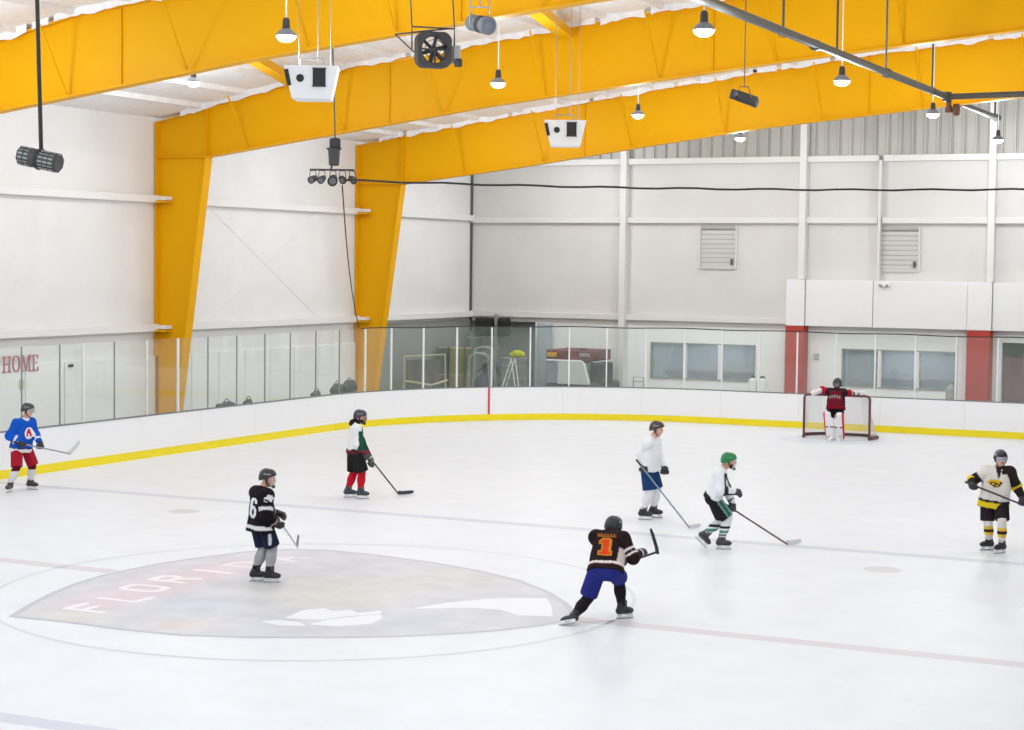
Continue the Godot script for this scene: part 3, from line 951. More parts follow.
func boards() -> void:
	var t := thing("rink_boards", "white rink boards with yellow kick strip and a row of clear glass panes", "rink boards")
	var s := 1.0
	while s < 47.0:
		obj("board_panel", strip(s, s + 2.435, 0.0, 1.0, 0.0, 0.1), M.board, t)
		s += 2.44
	obj("kick_strip", strip(1.0, 47.0, 0.0, 0.19, -0.014, 0.0), M.kick, t)
	obj("top_rail", strip(1.0, 47.0, 1.0, 1.025, -0.01, 0.12), M.rail, t)
	var gs := RZ - RR + RR * asin((27.4 - RZ + RR) / RR)
	obj("red_goal_mark", strip(gs - 0.035, gs + 0.035, 0.19, 1.0, -0.008, 0.0), mat(214, 70, 86, 0.5), t)
	# joints between the panes
	var js := [1.0, 2.5, 3.75, 5.0, 6.3, 7.6, 8.98, 10.25, 11.07, 12.2, 13.45, 14.7, 15.96, 17.24, 18.55, 19.79, 21.1, 22.32]
	var thick := []
	for q in js: thick.append(0)
	thick[8] = 2; thick[10] = 1; thick[11] = 2
	for a in [-167.8, -160.7, -152.7, -144.9, -137.2, -129.0, -120.9, -113.2, -105.2, -97.2]:
		js.append(RZ - RR + RR * deg_to_rad(a + 180.0))
		thick.append(2)
	var q2: float = js[-1] + 1.17
	while q2 < 47.0:
		js.append(q2); thick.append(2)
		q2 += 1.17
	for i in js.size():
		var w: float = [0.012, 0.03, 0.04][thick[i]]
		obj("glass_post", strip(js[i] - w / 2, js[i] + w / 2, 1.025, 2.83, 0.02, 0.075 if thick[i] else 0.06), M.post if thick[i] else M.joint, t)
		if i < js.size() - 1:
			var w2: float = [0.012, 0.03, 0.04][thick[i + 1]]
			obj("glass_pane", strip(js[i] + w / 2 + 0.003, js[i + 1] - w2 / 2 - 0.003, 1.025, 2.83, 0.035, 0.047), M.glass, t)
	# the dark cord on the glass of the corner and the end
	var cord := []
	var s0 := 23.3
	while s0 < 47.0:
		var p := along(s0)
		var o := Vector3(p.x + RX - RR if p.x < -RX + RR else 0.0, 0, p.z + RZ - RR).normalized()
		cord.append(p + o * 0.04 + Vector3(0, 2.845 + 0.012 * sin(s0 * 1.9), 0))
		s0 += 0.4
	obj("top_cord", MB.new().tube(cord, 0.018, 6), M.cable, t)


# ---------------------------------------------------------------- fittings of the far wall

func far_wall_fittings() -> void:
	var v := thing("louvre_vent", "white louvred wall vent, the left of the two on the far wall", "wall vent", Vector3(-6.6, 5.38, ZF), 0.0, "louvred vents in the far wall")
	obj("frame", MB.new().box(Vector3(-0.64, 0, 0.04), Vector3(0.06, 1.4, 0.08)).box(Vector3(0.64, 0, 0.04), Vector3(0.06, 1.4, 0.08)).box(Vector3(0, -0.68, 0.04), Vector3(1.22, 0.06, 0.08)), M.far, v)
	obj("hood_shadow", MB.new().box(Vector3(0, 0.66, 0.05), Vector3(1.22, 0.09, 0.1)), mat(176, 174, 170, 0.6), v)  # its darker grey paints the shadow along the top of the vent
	obj("backing", MB.new().box(Vector3(0, 0, 0.008), Vector3(1.22, 1.34, 0.012)), mat(188, 186, 184, 0.8), v)
	for i in 8:
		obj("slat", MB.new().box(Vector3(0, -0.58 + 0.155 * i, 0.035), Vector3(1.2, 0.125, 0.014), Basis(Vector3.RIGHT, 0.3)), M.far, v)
	obj("actuator", MB.new().box(Vector3(0.5, -0.48, 0.08), Vector3(0.07, 0.2, 0.05)), M.dark_grey, v)
	dup(v, "white louvred wall vent over the white header panel, the right of the two", Vector3(-0.5, 5.36, ZF))
	var e := thing("emergency_light", "small white twin-headed emergency light at the top of the header panel", "emergency light", Vector3(-0.85, 4.22, ZF + 0.43))
	obj("case", MB.new().soft_box(Vector3(0, 0, 0.04), Vector3(0.34, 0.14, 0.08), 0.02), M.white, e)
	for s in [-0.1, 0.1]:
		obj("lamp_head", MB.new().lathe(Vector3(s, -0.02, 0.08), [Vector2(0, 0), Vector2(0.045, 0.0), Vector2(0.05, 0.06), Vector2(0, 0.075)], 12, Basis(Vector3.RIGHT, PI / 2)), M.steel, e)
	tag(obj("wall_box", MB.new().soft_box(Vector3(-3.15, 1.85, ZF + 0.04), Vector3(0.14, 0.2, 0.08), 0.01), mat(186, 188, 186, 0.5)), "small grey box on the white wall between the left red pier and the goal-side window", "switch box")
	# what stands behind the windows
	for r in [[-7.1, 3.4], [-0.3, 3.3]]:
		var o := thing("locker_bench", "dark maroon bench seen low behind the %s three-pane window" % ("left" if r[0] < -5 else "right"), "bench", Vector3(r[0], 0, ZF - 1.2), 0.0, "benches behind the far windows")
		obj("seat", MB.new().soft_box(Vector3(0, 1.08, 0), Vector3(r[1], 0.16, 0.5), 0.02), M.maroon, o)
		obj("base", MB.new().box(Vector3(0, 0.5, 0), Vector3(r[1] - 0.2, 1.0, 0.4)), M.maroon, o)
		var l := OmniLight3D.new()  # unseen light added to brighten the room behind the window
		l.name = "added_room_light"
		l.position = Vector3(r[0], 2.45, ZF - 1.0)
		l.light_energy = 2.2
		l.light_size = 0.1
		l.omni_range = 90.0
		l.omni_attenuation = 2.0
		l.shadow_enabled = true
		add_child(l)
		var tube := obj("added_room_lamp", MB.new().box(Vector3(r[0], 2.62, ZF - 1.0), Vector3(1.2, 0.05, 0.12)), M.lamp)  # glowing tube made up to go with the added room light
		tag(tube, "added tube lamp brightening the room behind the %s far window" % ("left" if r[0] < -5 else "right"), "lamp", "added lamps in the rooms behind the windows")
	tag(obj("folding_partition", MB.new().soft_box(Vector3(-1.72, 1.35, ZF - 0.5), Vector3(1.05, 2.7, 0.08), 0.01), mat(132, 120, 120, 0.7)), "brown-grey partition behind the left pane of the right window", "partition")
	var br := obj("leaning_pole", MB.new().tube([Vector3(-8.75, 1.1, ZF - 0.3), Vector3(-8.2, 2.1, ZF - 0.3)], 0.03, 8), M.white)
	tag(br, "white pole leaning inside the left pane of the left window", "pole")


# ---------------------------------------------------------------- left side, behind the glass

func left_side() -> void:
	var h := thing("half_wall", "low white wall behind the left boards that carries dark bags", "low wall", Vector3(-14.25, 0, -21.6))
	obj("body", MB.new().box(Vector3(0, 0.4, 0), Vector3(0.3, 0.8, 8.6)), M.white, h)
	obj("cap", MB.new().soft_box(Vector3(0, 0.815, 0), Vector3(0.36, 0.03, 8.7), 0.008), M.joint, h)
	var bags := [[-18.45, 0.85, 0.17, "long dark gear bag on the low wall behind the left glass, nearest the middle column"], [-19.5, 0.38, 0.17, "short dark gear bag next to the long one behind the left glass"], [-23.0, 0.45, 0.2, "small dark gear bag standing alone on the low wall behind the left glass"], [-24.15, 0.5, 0.36, "tall dark gear bag behind the glass left of the last left pane joint"], [-24.85, 0.75, 0.42, "tallest dark gear bag on the low wall, beside the farthest column"]]
	for q in bags:
		var t := thing("gear_bag", q[3], "bag", Vector3(-14.25, 0.83, q[0]), 0.0, "gear bags on the low wall")
		var f := Field.new()
		f.k = 0.06
		var L: float = q[1] / 2
		var H: float = q[2]
		f.cap(Vector3(0, H * 0.35, -L + H * 0.35), Vector3(0, H * 0.35, L - H * 0.35), H * 0.36, H * 0.36)
		f.cap(Vector3(0, H * 0.62, -L * 0.5), Vector3(0.02, H * 0.66, L * 0.2), H * 0.34, H * 0.3)
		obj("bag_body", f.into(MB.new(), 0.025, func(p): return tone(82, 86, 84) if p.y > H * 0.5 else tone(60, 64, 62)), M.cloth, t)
		var pts := []
		for i in 9: pts.append(Vector3(0.03, H * 0.95 + sin(PI * i / 8) * 0.07, -0.12 + 0.03 * i))
		obj("handle", MB.new().tube(pts, 0.012, 6), M.black, t)
	tag(obj("wall_sensor", MB.new().soft_box(Vector3(XL + 0.1, 2.1, -13.95), Vector3(0.07, 0.07, 0.16), 0.02), M.black), "small black sensor on the white wall right of the red lettering", "sensor")
	tag(obj("light_switch", MB.new().soft_box(Vector3(XL + 0.08, 1.72, -12.15), Vector3(0.04, 0.24, 0.14), 0.01), mat(200, 204, 202, 0.5)), "pale grey switch plate on the wall under the red lettering", "switch")
	# the lean cable that runs down from the lights to the glass
	var pts := []
	for i in 25:
		var u := i / 24.0
		pts.append(Vector3(-4.22, 6.2, -7.68).lerp(Vector3(-13.0, 2.87, -23.3), u) + Vector3(-0.06 * sin(PI * u), -0.12 * sin(PI * u), 0))
	tag(obj("down_cable", MB.new().tube(pts, 0.014, 5), M.cable), "thin dark cable dropping from the light bar to the top of the glass", "cable")


# ---------------------------------------------------------------- what hangs from the roof

func wires(t: Node3D, tops: Array, r := 0.006) -> void:
	for p in tops:
		var w: Vector3 = t.position + Basis(Vector3.UP, t.rotation.y) * p
		obj("wire", MB.new().tube([p, Vector3(p.x, p.y + roof(w.x, w.z) - w.y, p.z)], r, 5), M.wire, t)


func hanging() -> void:
	# two white speaker clusters
	var face := 0.4473
	for q in [[Vector3(-1.64, 7.58, -2.4), "larger white speaker cluster with black openings, hung before the nearest beam"], [Vector3(-1.49, 7.43, -11.9), "smaller white speaker cluster with black openings, against the farthest yellow beam"]]:
		var t := thing("speaker_cluster", q[1], "speaker", q[0], face, "white speaker clusters")
		var front := [Vector2(-0.3, -0.26), Vector2(0.31, -0.26), Vector2(0.43, 0.26), Vector2(-0.43, 0.26)]
		obj("cabinet", MB.new().prism(front, func(x, y, d): return Vector3(x * (1.0 - 0.12 * d), y, -d), 0.0, 0.6), M.white, t)
		obj("square_horn", MB.new().box(Vector3(0.13, 0.075, 0.005), Vector3(0.2, 0.26, 0.02)).box(Vector3(0.13, 0.075, 0.012), Vector3(0.16, 0.2, 0.012)), M.black, t)
		obj("square_horn_lip", MB.new().box(Vector3(0.13, 0.215, 0.012), Vector3(0.22, 0.018, 0.03)).box(Vector3(0.13, -0.065, 0.012), Vector3(0.22, 0.018, 0.03)), M.charcoal, t)
		obj("round_horn", MB.new().lathe(Vector3(-0.17, 0.06, 0.0), [Vector2(0.0, 0.004), Vector2(0.05, 0.004), Vector2(0.056, 0.016), Vector2(0.062, 0.012), Vector2(0.062, -0.01)], 20, Basis(Vector3.RIGHT, PI / 2)), M.black, t)
		obj("side_horn", MB.new().box(Vector3(-0.365, 0.07, 0.005), Vector3(0.065, 0.26, 0.02), Basis(Vector3.BACK, 0.2)), M.black, t)
		obj("bracket", MB.new().tube([Vector3(-0.2, 0.26, -0.2), Vector3(-0.17, 0.38, -0.2), Vector3(0.17, 0.38, -0.2), Vector3(0.2, 0.26, -0.2)], 0.012, 6), M.wire, t)
		wires(t, [Vector3(-0.2, 0.3, -0.1), Vector3(0.1, 0.3, -0.1), Vector3(0.28, 0.28, -0.3)])
	# fan
	var fp := Vector3(-1.11, 8.39, -5.47)
	var f := thing("hanging_fan", "black box fan with round guard and blades, hung under the nearest beam", "fan", fp, face + 0.35)
	var sq := MB.new()
	for i in 48:
		var a := TAU * i / 48
		var e := TAU * (i + 1) / 48
		var o := func(t, k, z): 
			var r: float = 0.235 if k == 0 else minf(0.305 / maxf(absf(cos(t)), absf(sin(t))), 0.365)
			return Vector3(cos(t) * r, sin(t) * r, z)
		sq.quad(o.call(a, 0, 0.1), o.call(a, 1, 0.1), o.call(e, 1, 0.1), o.call(e, 0, 0.1))
		sq.quad(o.call(e, 0, -0.1), o.call(e, 1, -0.1), o.call(a, 1, -0.1), o.call(a, 0, -0.1))
		sq.quad(o.call(a, 1, 0.1), o.call(a, 1, -0.1), o.call(e, 1, -0.1), o.call(e, 1, 0.1))
		sq.quad(o.call(a, 0, -0.1), o.call(a, 0, 0.1), o.call(e, 0, 0.1), o.call(e, 0, -0.1))
	obj("housing", sq, mat(46, 44, 44, 0.6), f)
	obj("hub", MB.new().lathe(Vector3(0, 0, -0.06), [Vector2(0, 0), Vector2(0.07, 0), Vector2(0.075, 0.1), Vector2(0.05, 0.13), Vector2(0, 0.135)], 16, Basis(Vector3.RIGHT, PI / 2)), M.charcoal, f)
	for i in 6:
		obj("blade", MB.new().box(Vector3(cos(TAU * i / 6 + 0.3) * 0.15, sin(TAU * i / 6 + 0.3) * 0.15, 0), Vector3(0.17, 0.075, 0.012), Basis(Vector3.BACK, TAU * i / 6 + 0.3) * Basis(Vector3.RIGHT, 0.6)), M.charcoal, f)
	for r in [0.1, 0.17, 0.235]:
		var rp := []
		for i in 25: rp.append(Vector3(cos(TAU * i / 24) * r, sin(TAU * i / 24) * r, 0.1))
		obj("guard_ring", MB.new().tube(rp, 0.006, 5), M.black, f)
	obj("guard_bar", MB.new().box(Vector3(0, 0, 0.105), Vector3(0.03, 0.52, 0.015)).box(Vector3(0, 0, 0.105), Vector3(0.52, 0.03, 0.015)), M.black, f)
	obj("cradle", MB.new().tube([Vector3(-0.38, 0.0, 0), Vector3(-0.38, 0.38, 0), Vector3(0.38, 0.38, 0), Vector3(0.38, 0.0, 0)], 0.016, 6).tube([Vector3(-0.62, 0.26, -0.2), Vector3(0.3, 0.38, 0)], 0.014, 6).tube([Vector3(-0.62, 0.26, -0.2), Vector3(-0.34, -0.05, 0)], 0.014, 6), M.charcoal, f)
	obj("motor_box", MB.new().soft_box(Vector3(0.42, -0.05, -0.05), Vector3(0.14, 0.3, 0.16), 0.02), M.wire, f)
	obj("switch_box", MB.new().soft_box(Vector3(0.44, -0.2, 0.05), Vector3(0.12, 0.14, 0.12), 0.02), M.black, f)
	for x in [-0.38, 0.38]: obj("hanger", MB.new().tube([Vector3(x, 0.38, 0), Vector3(x, 1.9, -0.3)], 0.012, 6), M.charcoal, f)
	# grey projector
	var pr := thing("projector", "grey cylindrical projector hung at the top, right of the black fan", "projector", Vector3(-0.18, 8.78, -5.39), face)
	var tilt := Basis(Vector3.UP, 0.55) * Basis(Vector3.RIGHT, PI / 2 + 0.2)
	obj("barrel", MB.new().lathe(Vector3.ZERO, [Vector2(0.0, -0.28), Vector2(0.13, -0.28), Vector2(0.14, -0.25), Vector2(0.14, 0.2), Vector2(0.155, 0.21), Vector2(0.155, 0.3), Vector2(0.12, 0.3), Vector2(0.11, 0.24), Vector2(0.0, 0.24)], 18, tilt), mat(118, 122, 130, 0.5), pr)
	obj("band", MB.new().lathe(Vector3.ZERO, [Vector2(0.142, 0.02), Vector2(0.148, 0.02), Vector2(0.148, 0.14), Vector2(0.142, 0.14)], 18, tilt), M.charcoal, pr)
	obj("yoke", MB.new().tube([Vector3(-0.17, 0, 0), Vector3(-0.16, 0.28, 0), Vector3(0.16, 0.28, 0), Vector3(0.17, 0, 0)], 0.016, 6), M.steel, pr)
	wires(pr, [Vector3(-0.16, 0.28, 0), Vector3(0.16, 0.28, 0), Vector3(0, 0.28, 0)], 0.014)
	# drum on a pole, top left
	var dr := thing("speaker_drum", "dark slotted octagonal drum hanging on a long pole at the left", "speaker", Vector3(-4.11, 6.21, 1.09), face)
	var ax := Basis(Vector3.BACK, -0.2) * Basis(Vector3.UP, -0.35)
	var e8 := MB.new()
	for seg in [[-0.34, -0.32, 0.12, 0.15], [-0.32, 0.32, 0.15, 0.15], [0.32, 0.34, 0.15, 0.12]]:
		for i in 8:
			var a0 := TAU * (i + 0.5) / 8
			var a1 := TAU * (i + 1.5) / 8
			var pt := func(t, x, r): return ax * Vector3(x, cos(t) * r, sin(t) * r)
			e8.quad(pt.call(a0, seg[0], seg[2]), pt.call(a1, seg[0], seg[2]), pt.call(a1, seg[1], seg[3]), pt.call(a0, seg[1], seg[3]))
	for i in 8:
		var a0 := TAU * (i + 0.5) / 8
		var a1 := TAU * (i + 1.5) / 8
		e8.tri(ax * Vector3(-0.34, 0, 0), ax * Vector3(-0.34, cos(a1) * 0.12, sin(a1) * 0.12), ax * Vector3(-0.34, cos(a0) * 0.12, sin(a0) * 0.12))
		e8.tri(ax * Vector3(0.34, 0, 0), ax * Vector3(0.34, cos(a0) * 0.12, sin(a0) * 0.12), ax * Vector3(0.34, cos(a1) * 0.12, sin(a1) * 0.12))
	obj("shell", e8, M.charcoal, dr)
	for i in 5:
		var am := TAU * (i + 3.0) / 8 - PI / 2
		for x in [-0.26, -0.16, 0.09, 0.18, 0.27]:
			for s in [-0.03, 0.03]:
				var c: Vector3 = Vector3(x, cos(am) * 0.139, sin(am) * 0.139) + Vector3(0, -sin(am), cos(am)) * s
				obj("slot", MB.new().box(ax * c, Vector3(0.07, 0.03, 0.012), ax * Basis(Vector3.RIGHT, -am + PI / 2)), M.joint, dr)
	obj("end_ring", MB.new().lathe(Vector3.ZERO, [Vector2(0.152, -0.03), Vector2(0.16, -0.03), Vector2(0.16, 0.03), Vector2(0.152, 0.03)], 8, ax * Basis(Vector3.BACK, PI / 2)), M.black, dr)
	obj("pole", MB.new().tube([Vector3(0.02, 0.12, 0), Vector3(-0.06, 3.9, 0.05)], 0.032, 8), M.cable, dr)
	# moving head and light bar
	var mh := thing("effect_light", "black cylindrical effect light on a pole above the light bar", "stage light", Vector3(-4.41, 6.88, -7.69), face)
	obj("base", MB.new().soft_box(Vector3(0.02, 0.12, 0), Vector3(0.2, 0.2, 0.2), 0.03), M.black, mh)
	obj("head", MB.new().lathe(Vector3(0, -0.3, 0), [Vector2(0, 0), Vector2(0.085, 0), Vector2(0.1, 0.03), Vector2(0.115, 0.3), Vector2(0.1, 0.34), Vector2(0, 0.35)], 16), M.charcoal, mh)
	obj("collar", MB.new().box(Vector3(0, 0.02, 0), Vector3(0.27, 0.03, 0.14)), M.black, mh)
	obj("pole", MB.new().tube([Vector3(0.02, 0.22, 0), Vector3(-0.02, 1.4, 0), Vector3(-0.08, 3.3, 0)], 0.016, 6), M.pipe, mh)
	var lb := thing("light_bar", "horizontal bar of small black spotlights below the effect light", "stage light", Vector3(-4.43, 6.35, -7.65), face)
	obj("bar", MB.new().tube([Vector3(-0.42, 0.15, 0), Vector3(0.42, 0.15, 0)], 0.018, 8).tube([Vector3(-0.02, 0.15, 0), Vector3(0, 0.23, 0)], 0.02, 6), M.charcoal, lb)
	for i in 5:
		var x := [-0.36, -0.19, 0.02, 0.2, 0.39][i] as float
		var big := 1.35 if i == 2 else 1.0
		var tb := Basis(Vector3.UP, -0.5 + 0.25 * i) * Basis(Vector3.RIGHT, 1.9)
		obj("spot_can", MB.new().lathe(Vector3(x, -0.03 * big, 0), [Vector2(0, -0.1), Vector2(0.05, -0.1), Vector2(0.06, -0.06), Vector2(0.072, 0.08), Vector2(0.06, 0.08), Vector2(0.05, 0.05), Vector2(0, 0.05)], 14, tb.scaled(Vector3.ONE * big)), M.black if i == 2 or i == 3 else M.charcoal, lb)
		obj("lens", MB.new().lathe(Vector3(x, -0.03 * big, 0), [Vector2(0.0, 0.062), Vector2(0.052, 0.06), Vector2(0.052, 0.052), Vector2(0.0, 0.05)], 14, tb.scaled(Vector3.ONE * big)), mat(112, 112, 116, 0.3), lb)
		obj("yoke", MB.new().tube([Vector3(x - 0.07, -0.02, 0), Vector3(x - 0.05, 0.13, 0), Vector3(x + 0.05, 0.13, 0), Vector3(x + 0.07, -0.02, 0)], 0.008, 5), M.charcoal, lb)
	obj("hook", MB.new().tube([Vector3(0.3, 0.15, 0), Vector3(0.44, 0.12, 0), Vector3(0.46, -0.05, 0)], 0.01, 5), M.charcoal, lb)
	# single spotlight
	var sp := thing("spotlight", "black spotlight on a long thin rod before the farthest beam", "stage light", Vector3(1.93, 8.14, -13.03), face)
	var sb := Basis(Vector3.BACK, -0.32)
	obj("body", MB.new().soft_box(sb * Vector3(0.06, 0, 0), Vector3(0.42, 0.2, 0.22), 0.03, sb), M.black, sp)
	obj("lens_tube", MB.new().lathe(sb * Vector3(-0.12, 0, 0), [Vector2(0, 0.0), Vector2(0.1, 0), Vector2(0.105, 0.14), Vector2(0.09, 0.17), Vector2(0, 0.17)], 16, sb * Basis(Vector3.BACK, PI / 2)), M.charcoal, sp)
	obj("rear_plate", MB.new().soft_box(sb * Vector3(0.24, -0.03, 0), Vector3(0.12, 0.16, 0.18), 0.02, sb), mat(58, 62, 74, 0.5), sp)
	obj("yoke", MB.new().tube([Vector3(-0.12, 0, 0.12), Vector3(-0.1, 0.22, 0.02), Vector3(0.08, 0.22, 0.02), Vector3(0.12, 0, 0.12)], 0.014, 6), M.rust, sp)
	obj("rod", MB.new().tube([Vector3(0, 0.22, 0), Vector3(0, roof(1.93, -13.03) - 8.14, 0)], 0.014, 6), M.rust, sp)
	# the black cable across the hall, and the one down to the glass
	var cp := []
	for i in 41:
		var u := i / 40.0
		cp.append(Vector3(-4.15, 6.3, -7.6).lerp(Vector3(9.2, 6.42, -14.2), u) + Vector3(0, 0.1 * (1 - u) * (1 - u) * (1 - u) - 0.1 - 0.05 * sin(PI * u) + 0.012 * sin(u * 61.0), 0))
	tag(obj("power_cable", MB.new().tube(cp, 0.022, 6), M.cable), "long black cable sagging across the hall from the light bar to the right", "cable")
	# pipework
	var pp := thing("roof_pipe", "dark grey pipe running away under the roof with a branch to the right", "pipe", Vector3(4.42, 8.7, 0))
	obj("main_run", MB.new().tube([Vector3(0.1, 0, 8), Vector3(0, 0, -20.1)], 0.075, 10), M.pipe, pp)
	obj("branch", MB.new().tube([Vector3(0, 0, -20.1), Vector3(9.0, 0.02, -19.5)], 0.07, 10), M.pipe, pp)
	obj("elbow", MB.new().lathe(Vector3(0, -0.11, -20.1), [Vector2(0, 0), Vector2(0.1, 0), Vector2(0.11, 0.05), Vector2(0.11, 0.18), Vector2(0.1, 0.22), Vector2(0, 0.22)], 14), M.pipe, pp)
	for z in [-9.5, -14.6]:
		obj("coupling", MB.new().lathe(Vector3(0, 0, z), [Vector2(0.075, -0.09), Vector2(0.1, -0.09), Vector2(0.1, 0.09), Vector2(0.075, 0.09)], 12, Basis(Vector3.RIGHT, PI / 2)), M.pipe, pp)
	for z in [-7.6, -10.9, -14.5, -18.6, 2.0]:
		obj("hanger_rod", MB.new().tube([Vector3(0, 0.05, z), Vector3(0, roof(4.42, z) - 8.7, z)], 0.022, 6), M.pipe, pp)
		obj("hanger_clip", MB.new().lathe(Vector3(0, 0, z), [Vector2(0.078, -0.03), Vector2(0.088, -0.03), Vector2(0.088, 0.03), Vector2(0.078, 0.03)], 12, Basis(Vector3.RIGHT, PI / 2)), M.charcoal, pp)
	obj("valve", MB.new().lathe(Vector3(0.05, -0.36, -20.1), [Vector2(0, 0), Vector2(0.08, 0.0), Vector2(0.1, 0.06), Vector2(0.06, 0.16), Vector2(0.06, 0.28), Vector2(0, 0.28)], 12).lathe(Vector3(0.22, -0.3, -20.1), [Vector2(0, -0.06), Vector2(0.13, -0.06), Vector2(0.14, 0.0), Vector2(0.13, 0.06), Vector2(0, 0.06)], 14, Basis(Vector3.BACK, PI / 2)), M.rust, pp)
	var p2 := thing("short_pipe", "short dark pipe beyond the farthest beam in front of the grey siding", "pipe", Vector3(3.0, 9.25, 0))
	obj("run", MB.new().tube([Vector3(-0.08, 0.02, -28.5), Vector3(0.04, -0.02, -33.0)], 0.085, 10), M.pipe, p2)
	obj("end_cap", MB.new().lathe(Vector3(0.04, -0.02, -33.0), [Vector2(0, -0.08), Vector2(0.11, -0.08), Vector2(0.11, 0.05), Vector2(0, 0.06)], 12, Basis(Vector3.RIGHT, PI / 2)), M.charcoal, p2)
	for z in [-32.7]:
		obj("hanger_rod", MB.new().tube([Vector3(0.04, 0.03, z), Vector3(0.04, roof(3.0, z) - 9.25, z)], 0.03, 6), M.pipe, p2)


# ---------------------------------------------------------------- the store behind the far left corner

func storage() -> void:
	# ice resurfacer
	var r := thing("ice_resurfacer", "maroon and grey ice resurfacing machine behind the end glass", "ice resurfacer", Vector3(-10.72, 0, -34.2), 0.0)
	obj("chassis", MB.new().soft_box(Vector3(0.05, 0.62, 0), Vector3(1.9, 0.5, 1.9), 0.05), M.dark_grey, r)
	for x in [-0.8, 0.8]:
		for z in [-0.75, 0.75]:
			obj("wheel", MB.new().lathe(Vector3(x, 0.38, z), [Vector2(0, -0.13), Vector2(0.3, -0.13), Vector2(0.37, -0.08), Vector2(0.37, 0.08), Vector2(0.3, 0.13), Vector2(0, 0.13)], 20, Basis(Vector3.RIGHT, PI / 2)), M.black, r)
	obj("snow_tank", MB.new().soft_box(Vector3(-0.08, 1.74, 0.1), Vector3(1.66, 0.36, 1.7), 0.04), M.maroon, r)
	obj("hopper_front", MB.new().prism([Vector2(-0.42, 0.8), Vector2(0.72, 0.8), Vector2(0.5, 1.5), Vector2(0.42, 1.56), Vector2(-0.42, 1.56)], func(x, y, d): return Vector3(x, y, d), 0.2, 1.05), mat(196, 206, 204, 0.4), r)
	obj("hopper_lip", MB.new().tube([Vector3(-0.85, 1.57, 1.0), Vector3(0.42, 1.57, 1.0), Vector3(0.52, 1.48, 1.02), Vector3(0.72, 0.85, 1.06)], 0.03, 8), M.white, r)
	obj("side_cowl", MB.new().soft_box(Vector3(-0.66, 1.15, 0.3), Vector3(0.46, 0.8, 1.3), 0.03), mat(140, 150, 160, 0.5), r)
	obj("rear_block", MB.new().soft_box(Vector3(0.88, 1.16, 0.35), Vector3(0.36, 0.72, 1.1), 0.05), M.charcoal, r)
	obj("yellow_badge", MB.new().soft_box(Vector3(-0.68, 1.76, 0.96), Vector3(0.36, 0.14, 0.03), 0.01), mat(205, 160, 50, 0.5), r)
	obj("grey_badge", MB.new().soft_box(Vector3(0.5, 1.78, 0.96), Vector3(0.36, 0.12, 0.03), 0.01), mat(150, 140, 140, 0.5), r)
	obj("cap", MB.new().lathe(Vector3(0.25, 1.9, 0.5), [Vector2(0.12, 0), Vector2(0.12, 0.05), Vector2(0, 0.07)], 14), M.black, r)
	# upright crash mats
	var labels := ["tall charcoal crash mat standing behind the corner glass", "folded olive crash mat standing beside the charcoal one", "narrow dark olive crash mat, the right one of three behind the corner glass"]
	for i in 3:
		var w := [0.42, 0.55, 0.26][i] as float
		var x := [-15.45, -14.9, -14.46][i] as float
		var mt := thing("crash_mat", labels[i], "mat", Vector3(x, 0, -33.2), 0.3, "crash mats in the corner store")
		obj("pad", MB.new().soft_box(Vector3(0, 0.96, 0), Vector3(w, 1.9, 0.3), 0.05), [M.dark_grey, M.olive, mat(104, 92, 60, 0.8)][i], mt)
		obj("seam", MB.new().box(Vector3(0, 0.96, 0.152), Vector3(w - 0.08, 0.025, 0.01)).box(Vector3(0, 1.88, 0.1), Vector3(w - 0.1, 0.05, 0.12)), mat(176, 166, 120, 0.8), mt)
	# spare goal with a sagging net, and two white skating aids
	var sg := thing("spare_goal", "spare goal frame with grey netting standing beyond the farthest column", "goal", Vector3(-14.75, 0, -30.6), 0.9)
	obj("frame", MB.new().tube([Vector3(-0.75, 0, 0), Vector3(-0.75, 1.7, 0), Vector3(0.7, 1.75, 0), Vector3(0.75, 0, 0)], 0.03, 8).tube([Vector3(-0.75, 0.9, 0.1), Vector3(0.0, 0.78, 0.5), Vector3(0.75, 0.9, 0.1)], 0.035, 8), mat(196, 190, 150, 0.5), sg)
	var sgn := netting([Vector3(-0.72, 0.9, 0.1), Vector3(0.72, 0.9, 0.1), Vector3(0.66, 1.7, 0), Vector3(-0.7, 1.66, 0)], 16, 9, 0.012)
	var sn := obj("netting", sgn, mat(142, 132, 130, 0.9), sg)
	sn.set_meta("kind", "stuff")
	obj("cover", MB.new().soft_box(Vector3(0, 1.1, -0.12), Vector3(1.2, 0.95, 0.08), 0.03), mat(112, 104, 102, 0.9), sg)
	for i in 2:
		var sa := thing("skating_aid", ["taller white tubular skating aid behind the corner glass", "white tubular skating aid in front of the taller one"][i], "skating aid", Vector3([-13.8, -13.58][i], 0, [-33.0, -32.2][i]), 0.35, "skating aids")
		var h := [1.95, 1.78][i] as float
		var w2 := 0.32
		for z in [-0.25, 0.25]:
			var arc := [Vector3(-w2 - 0.06, 0.02, z)]
			for k in 9:
				var a := PI - PI * k / 8.0
				arc.append(Vector3(cos(a) * w2, h - 0.18 + sin(a) * 0.18, z))
			arc.append(Vector3(w2 + 0.12, 0.02, z))
			obj("hoop", MB.new().tube(arc, 0.022, 8), M.joint, sa)
		for y in [0.5, 1.1]:
			obj("rail", MB.new().tube([Vector3(-w2, y, -0.25), Vector3(-w2, y, 0.25)], 0.018, 6).tube([Vector3(w2, y, -0.25), Vector3(w2, y, 0.25)], 0.018, 6), M.joint, sa)
		obj("runner", MB.new().box(Vector3(-0.37, 0.02, 0), Vector3(0.05, 0.04, 0.7)).box(Vector3(0.43, 0.02, 0), Vector3(0.05, 0.04, 0.7)), M.joint, sa)
	var ph := thing("gear_heap", "purple-grey heap of gear bags under the skating aids", "bag heap", Vector3(-14.0, 0, -34.3))
	var hf := Field.new()
